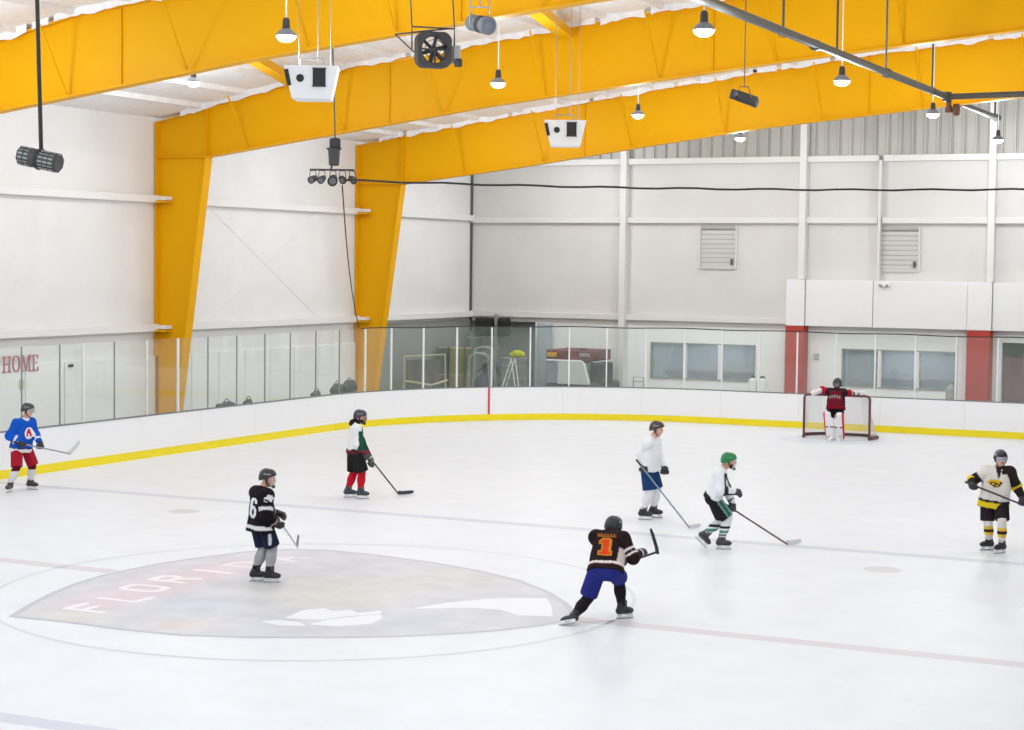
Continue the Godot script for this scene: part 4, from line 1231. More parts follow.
	hf.k = 0.15
	for q in [[-0.3, 0.5, 0.0, 0.5], [0.3, 0.55, 0.1, 0.5], [0.0, 1.0, -0.1, 0.42], [-0.25, 1.2, 0.0, 0.25]]: hf.cap(Vector3(q[0], q[1], q[2]), Vector3(q[0] + 0.15, q[1], q[2]), q[3], q[3] * 0.9)
	obj("bags", hf.into(MB.new(), 0.05, func(p): return tone(112, 100, 118) if p.x < 0.1 else tone(96, 106, 112)), M.cloth, ph)
	obj("strap", MB.new().tube([Vector3(-0.5, 1.05, 0.32), Vector3(0, 1.42, 0.3), Vector3(0.42, 0.95, 0.42)], 0.03, 6), M.black, ph)
	# cart with a bright bundle and a ladder
	var ct := thing("storage_cart", "grey storage cart with slatted front right of the skating aids", "cart", Vector3(-12.75, 0, -33.4))
	obj("body", MB.new().soft_box(Vector3(0, 0.85, 0), Vector3(0.95, 1.5, 0.6), 0.03), mat(126, 128, 126, 0.8), ct)
	for i in 3: obj("shelf_edge", MB.new().box(Vector3(0, 0.5 + 0.42 * i, 0.31), Vector3(0.9, 0.04, 0.03)), M.joint, ct)
	for x in [-0.4, 0.4]: obj("caster", MB.new().lathe(Vector3(x, 0.06, 0.1), [Vector2(0, -0.03), Vector2(0.06, -0.03), Vector2(0.06, 0.03), Vector2(0, 0.03)], 12, Basis(Vector3.BACK, PI / 2)), M.black, ct)
	var bf := Field.new()
	bf.k = 0.05
	bf.cap(Vector3(-0.18, 0.09, 0), Vector3(0.2, 0.1, 0), 0.1, 0.09).cap(Vector3(-0.05, 0.16, 0.05), Vector3(0.12, 0.18, 0), 0.09, 0.06)
	var bu := obj("bundle", bf.into(MB.new(), 0.025, func(p): return tone(196, 204, 52)), M.cloth)
	bu.position = Vector3(-12.7, 1.612, -33.3)
	tag(bu, "bright yellow-green bundle on the grey storage cart", "bundle")
	var la := thing("step_ladder", "pale slanting step ladder in front of the grey cart", "ladder", Vector3(-12.55, 0, -32.6), 0.0)
	for z in [0.0, 0.28]:
		obj("stile", MB.new().tube([Vector3(-0.45, 0.02, z), Vector3(0.1, 1.62, z)], 0.025, 4), M.post, la)
		obj("rear_leg", MB.new().tube([Vector3(0.35, 0.02, z), Vector3(0.1, 1.62, z)], 0.02, 4), M.post, la)
	for i in 5:
		obj("step", MB.new().box(Vector3(-0.35 + 0.1 * i, 0.3 + 0.29 * i, 0.14), Vector3(0.1, 0.025, 0.26)), M.steel, la)
	# heaters on a post at the corner
	var hp := thing("heater_post", "pale steel post in front of the far left corner that carries two heaters", "post", Vector3(-14.42, 0, -35.2))
	obj("shaft", MB.new().soft_box(Vector3(0, 1.5, 0), Vector3(0.14, 3.0, 0.14), 0.02), M.joint, hp)
	obj("arm", MB.new().box(Vector3(-0.45, 2.16, 0), Vector3(1.3, 0.06, 0.08)), M.joint, hp)
	for q in [[-0.44, 0.62, "black unit heater left of the pale corner post"], [0.29, 0.34, "narrow black unit heater right of the pale corner post"]]:
		var uh := thing("unit_heater", q[2], "heater", Vector3(-14.42 + q[0], 2.22, -35.2), 0.0, "unit heaters")
		obj("case", MB.new().soft_box(Vector3(0, 0.32, 0), Vector3(q[1], 0.64, 0.4), 0.03), M.black, uh)
		for i in 5: obj("louvre", MB.new().box(Vector3(0, 0.1 + 0.11 * i, 0.205), Vector3(q[1] - 0.08, 0.05, 0.03), Basis(Vector3.RIGHT, 0.5)), M.charcoal, uh)
	var sl := obj("pale_post", MB.new().soft_box(Vector3(-12.75, 1.35, -35.6), Vector3(0.45, 2.7, 0.3), 0.02), M.room)
	tag(sl, "pale blue-grey pier between the grey cart and the ice resurfacer", "pier")
	# small things along the end
	var tr := thing("hand_trolley", "small grey hand trolley under the left end of the left window", "trolley", Vector3(-8.75, 0, -34.4))
	obj("frame", MB.new().tube([Vector3(-0.22, 0.1, 0), Vector3(-0.18, 1.04, 0), Vector3(0.18, 1.04, 0), Vector3(0.22, 0.1, 0)], 0.02, 8), M.joint, tr)
	obj("crossbar", MB.new().tube([Vector3(-0.2, 0.9, 0), Vector3(0.2, 0.9, 0)], 0.015, 6).tube([Vector3(-0.2, 0.5, 0), Vector3(0.2, 0.5, 0)], 0.015, 6), M.joint, tr)
	obj("toe_plate", MB.new().box(Vector3(0, 0.03, 0.12), Vector3(0.44, 0.02, 0.24)), M.joint, tr)
	for x in [-0.26, 0.26]: obj("wheel", MB.new().lathe(Vector3(x, 0.11, 0), [Vector2(0, -0.03), Vector2(0.1, -0.03), Vector2(0.11, 0), Vector2(0.1, 0.03), Vector2(0, 0.03)], 14, Basis(Vector3.BACK, PI / 2)), M.black, tr)
	for i in 2:
		var j := thing("water_jug", ["white jug left of its twin, below the right end of the left window", "white jug right of its twin, left of the left red pier"][i], "jug", Vector3([-4.78, -4.45][i], 0.62, -34.4), 0.0, "white jugs")
		obj("body", MB.new().lathe(Vector3.ZERO, [Vector2(0, 0), Vector2(0.13, 0.0), Vector2(0.145, 0.03), Vector2(0.145, 0.45), Vector2(0.12, 0.52), Vector2(0.06, 0.55), Vector2(0, 0.55)], 18), M.white, j)
		obj("lid", MB.new().lathe(Vector3(0, 0.54, 0), [Vector2(0.06, 0), Vector2(0.065, 0.07), Vector2(0, 0.08)], 14), M.dark_grey, j)
		obj("handle", MB.new().tube([Vector3(-0.1, 0.5, 0.05), Vector3(-0.06, 0.6, 0.05), Vector3(0.06, 0.6, 0.05), Vector3(0.1, 0.5, 0.05)], 0.014, 6), M.dark_grey, j)
	var jt := thing("side_table", "low table behind the end boards that carries the two white jugs", "table", Vector3(-4.6, 0, -34.4))
	obj("top", MB.new().soft_box(Vector3(0, 0.6, 0), Vector3(0.9, 0.04, 0.5), 0.01), M.joint, jt)
	for x in [-0.4, 0.4]:
		for z in [-0.2, 0.2]: obj("leg", MB.new().tube([Vector3(x, 0, z), Vector3(x, 0.58, z)], 0.02, 6), M.joint, jt)
	var cy := thing("drinks_cooler", "grey cylindrical drinks cooler under the right end of the right window", "cooler", Vector3(1.55, 0, -34.6))
	obj("stand", MB.new().lathe(Vector3.ZERO, [Vector2(0.0, 0), Vector2(0.2, 0), Vector2(0.2, 0.62), Vector2(0, 0.62)], 16), M.dark_grey, cy)
	obj("tank", MB.new().lathe(Vector3(0, 0.62, 0), [Vector2(0.0, 0), Vector2(0.16, 0), Vector2(0.17, 0.05), Vector2(0.16, 0.4), Vector2(0.0, 0.4)], 18), M.wire, cy)
	obj("lid", MB.new().lathe(Vector3(0, 1.02, 0), [Vector2(0.165, 0), Vector2(0.165, 0.06), Vector2(0.08, 0.12), Vector2(0, 0.2)], 18), M.joint, cy)


func netting(q: Array, nu: int, nv: int, sag: float, r := 0.0035) -> MB:      # cords over the quad a b c d
	var b := MB.new()
	var at := func(u: float, v: float): return (q[0].lerp(q[1], u)).lerp(q[3].lerp(q[2], u), v)
	var nn: Vector3 = (q[1] - q[0]).cross(q[3] - q[0]).normalized()
	for i in nu + 1:
		var pts := []
		for k in 7: pts.append(at.call(float(i) / nu, k / 6.0) + nn * sag * sin(PI * k / 6.0) * sin(PI * i / nu))
		b.tube(pts, r, 3)
	for j in nv + 1:
		var pts := []
		for k in 7: pts.append(at.call(k / 6.0, float(j) / nv) + nn * sag * sin(PI * k / 6.0) * sin(PI * j / nv))
		b.tube(pts, r, 3)
	return b


func goal() -> void:
	var t := thing("hockey_goal", "hockey goal with dark red posts and white netting behind the goalkeeper", "goal", Vector3(-0.03, 0, -27.36), 0.07)
	var pm := mat(104, 56, 60, 0.5)
	var w := 0.915
	var H := 1.22
	var arc := [Vector3(-w, 0.0, 0)]
	arc.append(Vector3(-w, H - 0.12, 0))
	for k in 5: arc.append(Vector3(-w + 0.1 - cos(PI / 2 * k / 4) * 0.1, H - 0.1 + sin(PI / 2 * k / 4) * 0.1, 0))
	for k in 5: arc.append(Vector3(w - 0.1 + sin(PI / 2 * k / 4) * 0.1, H - 0.1 + cos(PI / 2 * k / 4) * 0.1, 0))
	arc.append(Vector3(w, 0.0, 0))
	obj("front_frame", MB.new().tube(arc, 0.034, 10), pm, t)
	obj("base_bar", MB.new().tube([Vector3(-w, 0.05, 0), Vector3(-w - 0.12, 0.05, -0.6), Vector3(-0.6, 0.05, -1.05), Vector3(0.6, 0.05, -1.05), Vector3(w + 0.12, 0.05, -0.6), Vector3(w, 0.05, 0)], 0.045, 10), mat(92, 62, 66, 0.6), t)
	obj("top_shelf_bar", MB.new().tube([Vector3(-w + 0.04, H, 0), Vector3(-0.55, H, -0.5), Vector3(0.55, H, -0.5), Vector3(w - 0.04, H, 0)], 0.02, 8), pm, t)
	obj("centre_bar", MB.new().tube([Vector3(0, H, -0.5), Vector3(0, 0.7, -0.8), Vector3(0, 0.05, -1.05)], 0.02, 8), pm, t)
	var nm := mat(232, 228, 228, 0.9)
	var nets := [[Vector3(-0.6, 0.08, -1.05), Vector3(0.6, 0.08, -1.05), Vector3(0.55, H, -0.5), Vector3(-0.55, H, -0.5), 22, 24], [Vector3(-w - 0.12, 0.08, -0.6), Vector3(-0.6, 0.08, -1.05), Vector3(-0.55, H, -0.5), Vector3(-0.72, H, -0.25), 10, 24], [Vector3(0.6, 0.08, -1.05), Vector3(w + 0.12, 0.08, -0.6), Vector3(0.72, H, -0.25), Vector3(0.55, H, -0.5), 10, 24], [Vector3(-w, 0.08, 0), Vector3(-w - 0.12, 0.08, -0.6), Vector3(-0.72, H, -0.25), Vector3(-w, H, 0), 10, 24], [Vector3(w + 0.12, 0.08, -0.6), Vector3(w, 0.08, 0), Vector3(w, H, 0), Vector3(0.72, H, -0.25), 10, 24], [Vector3(-0.72, H, 0), Vector3(0.72, H, 0), Vector3(0.55, H, -0.5), Vector3(-0.55, H, -0.5), 24, 9]]
	for q in nets:
		var o := obj("netting", netting([q[0], q[1], q[2], q[3]], q[4], q[5], 0.0, 0.0045), nm, t)
		o.set_meta("kind", "stuff")


# ---------------------------------------------------------------- people

func two_bone(a: Vector3, b: Vector3, l1: float, l2: float, hint: Vector3) -> Vector3:
	var d := b - a
	var L := clampf(d.length(), 0.05, (l1 + l2) * 0.999)
	var x := (l1 * l1 - l2 * l2 + L * L) / (2 * L)
	var h := sqrt(maxf(0.0, l1 * l1 - x * x))
	var n := d.normalized()
	var q := (hint - n * hint.dot(n)).normalized()
	return a + n * x + q * h


func person_at(label: String, at: Vector3, s: Dictionary) -> Dictionary:
	# s: S scale, face (degrees from picture-right towards the camera), pelvis, neck, head, hR, hL, fR, fL (ground points under the ankles), optional ankle heights; x is picture-right, z towards the camera
	var t := thing("person", label, "person", at, 0.4473)
	var S: float = s.get("S", 1.0)
	var k := {"t": t, "S": S}
	var ph := deg_to_rad(s.face)
	k.F = Vector3(cos(ph), 0, sin(ph))
	k.L = Vector3(sin(ph), 0, -cos(ph))
	k.pel = s.pelvis
	k.neck = s.neck
	k.head = s.head
	k.up = (k.neck - k.pel).normalized()
	k.CF = (k.F - k.up * k.up.dot(k.F)).normalized()            # where the chest faces
	var hf := deg_to_rad(s.get("gaze", s.face))
	k.HF = (Vector3(cos(hf), -0.12, sin(hf))).normalized()
	k.HL = Vector3.UP.cross(k.HF).normalized()
	k.HU = k.HF.cross(k.HL).normalized()
	for q in ["R", "L"]:
		var sg := -1.0 if q == "R" else 1.0
		k["hip" + q] = k.pel + k.L * sg * 0.10 * S
		k["sh" + q] = k.neck - k.up * 0.085 * S + k.L * sg * 0.19 * S + k.CF * s.get("shift" + q, 0.0)
		var g: Vector3 = s["f" + q]
		var lift: float = s.get("lift" + q, 0.0)
		k["an" + q] = g + Vector3(0, 0.17 * S + lift, 0)
		var td := deg_to_rad(s.get("toe" + q, s.face + sg * -12.0))
		var pitch: float = s.get("pitch" + q, 0.0)
		k["toe" + q] = Vector3(cos(td) * cos(pitch), -sin(pitch), sin(td) * cos(pitch))
		k["roll" + q] = s.get("roll" + q, 0.0)
		k["kn" + q] = two_bone(k["hip" + q], k["an" + q], 0.43 * S, 0.40 * S, k.F + k.L * sg * s.get("spread", 0.1))
		var hand: Vector3 = s["h" + q]
		var hint: Vector3 = s.get("elbow" + q, -k.F * 0.7 + k.L * sg * 0.6 - Vector3.UP * 0.6)
		var grip: Vector3 = s.get("grip" + q, Vector3(0.5, -0.8, 0.2)).normalized()
		# the wrist lies back from the grip towards the elbow
		var el := two_bone(k["sh" + q], hand, 0.30 * S, 0.34 * S, hint)
		var h: Vector3 = (hand - el)
		h = (h - grip * h.dot(grip) * 0.7).normalized()
		var n := grip.cross(h).normalized() * sg
		k["grip" + q] = (grip - h * grip.dot(h)).normalized()
		k["pd" + q] = h
		k["pn" + q] = n
		k["wr" + q] = hand - h * 0.085 * S - n * 0.03 * S
		k["el" + q] = two_bone(k["sh" + q], k["wr" + q], 0.30 * S, 0.26 * S, hint)
	return k


func hand_field(k: Dictionary, q: String, fat: float) -> Field:
	var S: float = k.S
	var f := Field.new()
	f.k = 0.012 * fat
	var w: Vector3 = k["wr" + q]
	var h: Vector3 = k["pd" + q]
	var n: Vector3 = k["pn" + q]
	var g: Vector3 = k["grip" + q]
	for i in 2: f.cap(w + g * (i - 0.5) * 0.03 * S, w + h * 0.075 * S + g * (i - 0.5) * 0.045 * S, 0.02 * fat, 0.021 * fat)
	for i in 4:
		var o: Vector3 = w + h * 0.078 * S + g * (i - 1.5) * 0.024 * S * lerpf(1.0, fat, 0.5)
		var l := [0.85, 1.0, 0.95, 0.75][i] as float
		var m := o + h * 0.036 * S * l + n * 0.012 * S
		var m2 := m + n * 0.036 * S * l - h * 0.006 * S
		f.cap(o, m, 0.0105 * fat, 0.0095 * fat).cap(m, m2, 0.0095 * fat, 0.009 * fat).cap(m2, m2 - h * 0.026 * S * l + n * 0.004 * S, 0.009 * fat, 0.008 * fat)
	var tb: Vector3 = w + h * 0.025 * S - g * 0.032 * S
	f.cap(tb, tb + h * 0.03 * S - g * 0.018 * S + n * 0.02 * S, 0.013 * fat, 0.011 * fat).cap(tb + h * 0.03 * S - g * 0.018 * S + n * 0.02 * S, tb + h * 0.05 * S + n * 0.045 * S, 0.011 * fat, 0.009 * fat)
	return f


func body(k: Dictionary, skin: Color, beard: Color) -> void:
	var S: float = k.S
	var f := Field.new()
	f.k = 0.05
	var spine: Vector3 = k.neck - k.up * 0.1 * S
	for sg in [-1.0, 1.0]:
		f.cap(k.pel + k.L * sg * 0.06 * S, spine.lerp(k.pel, 0.15) + k.L * sg * 0.07 * S, 0.1 * S, 0.11 * S)
	f.cap(spine, k.neck, 0.075 * S, 0.055 * S).cap(k.neck, k.head - k.HU * 0.07 * S, 0.055 * S, 0.052 * S)
	for q in ["R", "L"]:
		f.cap(spine + (k["sh" + q] - spine) * 0.4, k["sh" + q], 0.07 * S, 0.06 * S)
		f.cap(k["sh" + q], k["el" + q], 0.052 * S, 0.042 * S).cap(k["el" + q], k["wr" + q], 0.042 * S, 0.028 * S)
		f.cap(k["hip" + q], k["kn" + q], 0.09 * S, 0.058 * S).cap(k["kn" + q], k["an" + q], 0.056 * S, 0.04 * S)
		f.cap(k["an" + q], k["an" + q] + k["toe" + q] * 0.07 * S - (k["kn" + q] - k["an" + q]).normalized() * 0.04 * S, 0.036 * S, 0.028 * S)
	var mb := f.into(MB.new(), 0.022, func(_p): return skin)
	for q in ["R", "L"]: hand_field(k, q, 1.0).into(mb, 0.009, func(_p): return skin)
	# the head: skull, jaw, brow, nose, lips, ears
	var H := Field.new()
	H.k = 0.02
	var c: Vector3 = k.head
	var hd := func(x: float, y: float, z: float) -> Vector3: return c + (k.HF * x + k.HU * y + k.HL * z) * S
	H.cap(hd.call(-0.025, 0.03, 0), hd.call(0.015, 0.035, 0), 0.088 * S, 0.084 * S)
	H.cap(hd.call(0.03, -0.03, -0.015), hd.call(0.03, -0.03, 0.015), 0.064 * S, 0.064 * S)
	H.cap(hd.call(0.045, -0.085, -0.012), hd.call(0.045, -0.085, 0.012), 0.038 * S, 0.038 * S)
	H.cap(hd.call(0.085, 0.022, -0.03), hd.call(0.085, 0.022, 0.03), 0.016 * S, 0.016 * S)
	H.cap(hd.call(0.092, 0.012, 0), hd.call(0.112, -0.024, 0), 0.011 * S, 0.015 * S)
	H.cap(hd.call(0.084, -0.056, -0.018), hd.call(0.084, -0.056, 0.018), 0.01 * S, 0.01 * S)
	for sg in [-1.0, 1.0]: H.cap(hd.call(-0.005, 0.012, sg * 0.084), hd.call(-0.015, -0.02, sg * 0.08), 0.017 * S, 0.012 * S)
	H.cap(hd.call(-0.02, -0.05, 0), k.neck, 0.052 * S, 0.056 * S)
	H.into(mb, 0.009, func(p):
		var r: Vector3 = (p - c) / S
		var x: float = r.dot(k.HF)
		var y: float = r.dot(k.HU)
		var z: float = r.dot(k.HL)
		if x > 0.06 and absf(y - 0.006) < 0.009 and absf(absf(z) - 0.033) < 0.015: return tone(50, 40, 38)
		if x > 0.07 and absf(y + 0.057) < 0.008 and absf(z) < 0.024: return tone(168, 96, 90)
		if x > 0.0 and y < -0.04: return beard
		return skin)
	obj("body", mb, M.skin, k.t)


func limb(p: Vector3, a: Vector3, b: Vector3) -> Array:          # distance from a bone and where along it
	var d := b - a
	var t := (p - a).dot(d) / d.length_squared()
	return [(p - a - d * clampf(t, 0, 1)).length(), t]


func jersey(k: Dictionary, hem: float, tint: Callable, fat := 1.0) -> Field:
	var S: float = k.S
	var f := Field.new()
	f.k = 0.07
	var hp: Vector3 = k.pel
	var top: Vector3 = k.neck - k.up * 0.12 * S
	for sg in [-1.0, 1.0]:
		f.cap(top + k.L * sg * 0.09 * S, hp.lerp(top, 0.45) + k.L * sg * 0.09 * S + k.CF * 0.015, 0.135 * S * fat, 0.14 * S * fat)
		f.cap(hp.lerp(top, 0.45) + k.L * sg * 0.09 * S + k.CF * 0.015, hp + k.L * sg * 0.09 * S - k.up * (0.12 - hem) * S, 0.14 * S * fat, 0.195 * S * fat)
	f.cap(top + k.up * 0.03 * S, k.neck - k.up * 0.01 * S, 0.11 * S, 0.075 * S)
	f.cut(-k.up, hp + k.up * hem * S)
	f.group()
	for q in ["R", "L"]:
		f.cap(top.lerp(k["sh" + q], 0.5), k["sh" + q], 0.12 * S * fat, 0.1 * S * fat)
		f.cap(k["sh" + q], k["el" + q], 0.1 * S * fat, 0.082 * S * fat).cap(k["el" + q], k["wr" + q], 0.084 * S * fat, 0.06 * S)
	f.k = 0.06
	var o := obj("jersey", f.into(MB.new(), 0.016, tint), M.cloth, k.t)
	k.jersey = o
	k.jf = f
	return f


func pants(k: Dictionary, tint: Callable, length := 0.95, fat := 1.0) -> void:
	var S: float = k.S
	var f := Field.new()
	f.k = 0.06
	f.cap(k.pel + k.L * 0.07 * S + k.up * 0.1 * S, k.pel + k.L * 0.075 * S, 0.12 * S, 0.14 * S * fat).cap(k.pel - k.L * 0.07 * S + k.up * 0.1 * S, k.pel - k.L * 0.075 * S, 0.12 * S, 0.14 * S * fat)
	for q in ["R", "L"]:
		f.group()
		var hip: Vector3 = k["hip" + q]
		var kn: Vector3 = k["kn" + q]
		var sg := -1.0 if q == "R" else 1.0
		f.cap(hip + k.L * sg * 0.015 * S, kn + (kn - hip) * 0.15 + k.L * sg * 0.01 * S, 0.122 * S * fat, 0.12 * S * fat)
		f.cut(kn - hip, hip.lerp(kn, length))
	obj("pants", f.into(MB.new(), 0.016, tint), M.cloth, k.t)


func socks(k: Dictionary, tint: Callable) -> void:
	var S: float = k.S
	for q in ["R", "L"]:
		var kn: Vector3 = k["kn" + q]
		var an: Vector3 = k["an" + q]
		var f := Field.new()
		f.k = 0.04
		f.cap(kn + (kn - an) * 0.12, kn.lerp(an, 0.45), 0.076 * S, 0.075 * S).cap(kn.lerp(an, 0.45), an, 0.075 * S, 0.056 * S)
		f.cap(kn + k.F * 0.025 * S, kn.lerp(an, 0.6) + k.F * 0.02 * S, 0.062 * S, 0.055 * S)
		obj("sock", f.into(MB.new(), 0.014, tint), M.cloth, k.t)


func skates(k: Dictionary, c: Color, trim: Color) -> void:
	var S: float = k.S
	for q in ["R", "L"]:
		var an: Vector3 = k["an" + q]
		var td: Vector3 = k["toe" + q]
		var side := Vector3.UP.cross(td).normalized()
		var up := td.cross(side).normalized()
		var shin: Vector3 = (k["kn" + q] - an).normalized()
		up = up.lerp((shin - td * shin.dot(td)).normalized(), k["roll" + q]).normalized()
		var sole := an - up * 0.10 * S
		var f := Field.new()
		f.k = 0.03
		f.cap(an + (k["kn" + q] - an).normalized() * 0.07 * S, an - up * 0.01 * S, 0.062 * S, 0.055 * S)
		f.cap(an - up * 0.02 * S - td * 0.02 * S, sole + up * 0.045 * S - td * 0.045 * S, 0.052 * S, 0.044 * S)
		f.cap(sole + up * 0.045 * S - td * 0.03 * S, sole + up * 0.045 * S + td * 0.11 * S, 0.045 * S, 0.044 * S)
		f.cap(sole + up * 0.045 * S + td * 0.08 * S, sole + up * 0.04 * S + td * 0.155 * S, 0.044 * S, 0.035 * S)
		f.cap(an + td * 0.05 * S + up * 0.03 * S, an + td * 0.06 * S + up * 0.07 * S, 0.03 * S, 0.025 * S)
		f.cut(-up, sole + up * 0.004)
		var b := obj("skate", f.into(MB.new(), 0.011, func(p):
			if (p - sole).dot(up) > 0.13 * S and (p - an).dot(td) > 0.03 * S: return trim
			return c), M.shell, k.t)
		var bs := Basis(td, up, td.cross(up))
		var hb := MB.new()
		hb.soft_box(sole - up * 0.006 * S + td * 0.05 * S, Vector3(0.24 * S, 0.014, 0.05), 0.004, bs)
		hb.soft_box(sole - up * 0.026 * S - td * 0.03 * S, Vector3(0.07 * S, 0.036 * S, 0.03), 0.006, bs).soft_box(sole - up * 0.026 * S + td * 0.13 * S, Vector3(0.07 * S, 0.036 * S, 0.03), 0.006, bs)
		hb.soft_box(sole - up * 0.044 * S + td * 0.05 * S, Vector3(0.27 * S, 0.016, 0.022), 0.004, bs)
		obj("blade_holder", hb, M.white, b)
		obj("blade", MB.new().soft_box(sole - up * 0.06 * S + td * 0.05 * S, Vector3(0.27 * S, 0.02 * S, 0.005), 0.002, bs), M.steel, b)


func gloves(k: Dictionary, c: Color, trim: Color, which := ["R", "L"]) -> void:
	var S: float = k.S
	for q in which:
		var f := hand_field(k, q, 2.35)
		f.k = 0.012
		var w: Vector3 = k["wr" + q]
		var back: Vector3 = (k["el" + q] - w).normalized()
		var h: Vector3 = k["pd" + q]
		var n: Vector3 = k["pn" + q]
		f.cap(w + h * 0.02, w + back * 0.09 * S, 0.05 * S, 0.068 * S)
		f.cap(w + h * 0.01 - n * 0.02, w + h * 0.07 * S - n * 0.018, 0.04 * S, 0.035 * S)
		obj("glove", f.into(MB.new(), 0.01, func(p):
			var d: float = (p - w).dot(back)
			if d > 0.035 * S and d < 0.065 * S: return trim
			return c), M.shell, k.t)


func helmet(k: Dictionary, c: Color, trim: Color, mask: String) -> void:
	var S: float = k.S
	var o: Vector3 = k.head
	var hd := func(x: float, y: float, z: float) -> Vector3: return o + (k.HF * x + k.HU * y + k.HL * z) * S
	var f := Field.new()
	f.k = 0.03
	f.cap(hd.call(-0.035, 0.045, 0), hd.call(0.025, 0.05, 0), 0.112 * S, 0.104 * S)
	f.cap(hd.call(-0.055, -0.01, -0.03), hd.call(-0.055, -0.01, 0.03), 0.088 * S, 0.088 * S)
	f.cut((k.HF * 0.45 - k.HU), hd.call(0.06, 0.035, 0))
	f.group()
	for sg in [-1.0, 1.0]: f.cap(hd.call(-0.01, 0.02, sg * 0.1), hd.call(0.0, -0.055, sg * 0.088), 0.026 * S, 0.018 * S)
	f.group()
	f.cap(hd.call(-0.09, 0.1, 0), hd.call(0.07, 0.115, 0), 0.03 * S, 0.03 * S)
	for sg in [-1.0, 1.0]: f.cap(hd.call(-0.1, 0.075, sg * 0.055), hd.call(0.075, 0.09, sg * 0.05), 0.022 * S, 0.022 * S)
	var sh := obj("helmet", f.into(MB.new(), 0.011, func(p):
		var r: Vector3 = (p - o) / S
		if absf(r.dot(k.HU) - 0.075) < 0.012 and absf(r.dot(k.HL)) > 0.06 and absf(r.dot(k.HF)) < 0.06: return trim
		return c), M.shell, k.t)
	obj("chin_strap", MB.new().tube([hd.call(0.0, -0.05, 0.092), hd.call(0.035, -0.115, 0.05), hd.call(0.05, -0.128, 0), hd.call(0.035, -0.115, -0.05), hd.call(0.0, -0.05, -0.092)], 0.008 * S, 6), M.black, sh)
	if mask == "cage" or mask == "pale_cage":
		var cg := MB.new()
		for i in 5:
			var a := -0.9 + 0.45 * i
			var pts := []
			for j in 6: pts.append(hd.call(0.02 + cos(a) * (0.12 - 0.012 * absf(j - 2.0)), 0.055 - 0.036 * j, sin(a) * 0.1))
			cg.tube(pts, 0.0035, 5)
		for j in 5:
			var pts := []
			for i in 9:
				var a := -1.2 + 0.3 * i
				pts.append(hd.call(0.02 + cos(a) * (0.12 - 0.012 * absf(j - 2.0)), 0.05 - 0.042 * j, sin(a) * 0.1))
			cg.tube(pts, 0.0035, 5)
		obj("face_cage", cg, M.white if mask == "pale_cage" else M.charcoal, sh)
		var cf := Field.new()
		cf.k = 0.02
		cf.cap(hd.call(0.1, -0.118, -0.02), hd.call(0.1, -0.118, 0.02), 0.03 * S, 0.03 * S)
		obj("chin_cup", cf.into(MB.new(), 0.01, func(_p): return tone(36, 32, 34)), M.shell, sh)
	elif mask == "goalie":
		var gf := Field.new()
		gf.k = 0.03
		gf.cap(hd.call(0.035, -0.02, -0.03), hd.call(0.035, -0.02, 0.03), 0.1 * S, 0.1 * S).cap(hd.call(0.04, 0.04, -0.03), hd.call(0.04, 0.04, 0.03), 0.09 * S, 0.09 * S).cap(hd.call(0.06, -0.085, -0.015), hd.call(0.06, -0.085, 0.015), 0.055 * S, 0.055 * S)
		obj("face_mask", gf.into(MB.new(), 0.011, func(p):
			var r: Vector3 = (p - o) / S
			var y: float = r.dot(k.HU)
			var z: float = r.dot(k.HL)
			if y > -0.09 and y < 0.035 and absf(z) < 0.07: return tone(150, 140, 140) if fposmod(y * 40.0, 1.0) < 0.4 or fposmod(z * 30.0 + 0.5, 1.0) < 0.3 else tone(60, 52, 54)
			return tone(54, 44, 48)), M.shell, sh)
	elif mask == "visor":
		var v := MB.new()
		var n := 10
		for i in n:
			var a := -1.15 + 2.3 * i / n
			var e := -1.15 + 2.3 * (i + 1) / n
			for w in [0.0, 0.003]:
				var q := func(t, y): return hd.call(0.015 + cos(t) * (0.118 + w), y, sin(t) * (0.105 + w))
				if w > 0: v.quad(q.call(a, -0.03), q.call(a, 0.055), q.call(e, 0.055), q.call(e, -0.03))
				else: v.quad(q.call(e, -0.03), q.call(e, 0.055), q.call(a, 0.055), q.call(a, -0.03))
		obj("visor", v, M.window, sh)


func patch(k: Dictionary, called: String, origin: Vector3, u: Vector3, v: Vector3, w: float, h: float, nu: int, nv: int, pick: Callable, fld: Field = null) -> void:
	# a print laid on the cloth: a fine grid of cells dropped onto the jersey
	if fld == null: fld = k.jf
	var n := u.cross(v).normalized()
	var g := []
	for j in nv + 1:
		for i in nu + 1:
			var p := origin + u * (float(i) / nu - 0.5) * w + v * (float(j) / nv - 0.5) * h
			g.append(fld.surface(p + n * 0.3, -n))
	var b := MB.new()
	for j in nv:
		for i in nu:
			var c = pick.call((i + 0.5) / nu, (j + 0.5) / nv)
			if c == null: continue
			var A = g[j * (nu + 1) + i]
			var B = g[j * (nu + 1) + i + 1]
			var D = g[(j + 1) * (nu + 1) + i + 1]
			var E = g[(j + 1) * (nu + 1) + i]
			if A == null or B == null or D == null or E == null or A.distance_to(D) > 0.08: continue
			b.col = c.srgb_to_linear()
			b.quad(A + n * 0.006, B + n * 0.006, D + n * 0.006, E + n * 0.006)
	if b.v.size(): obj(called, b, M.cloth, k.jersey)


func glyph(rows: Array, key: Dictionary) -> Callable:      # rows from the top; letters of the key are colours
	return func(u: float, v: float):
		var r: String = rows[clampi(int((1.0 - v) * rows.size()), 0, rows.size() - 1)]
		return key.get(r[clampi(int(u * r.length()), 0, r.length() - 1)])


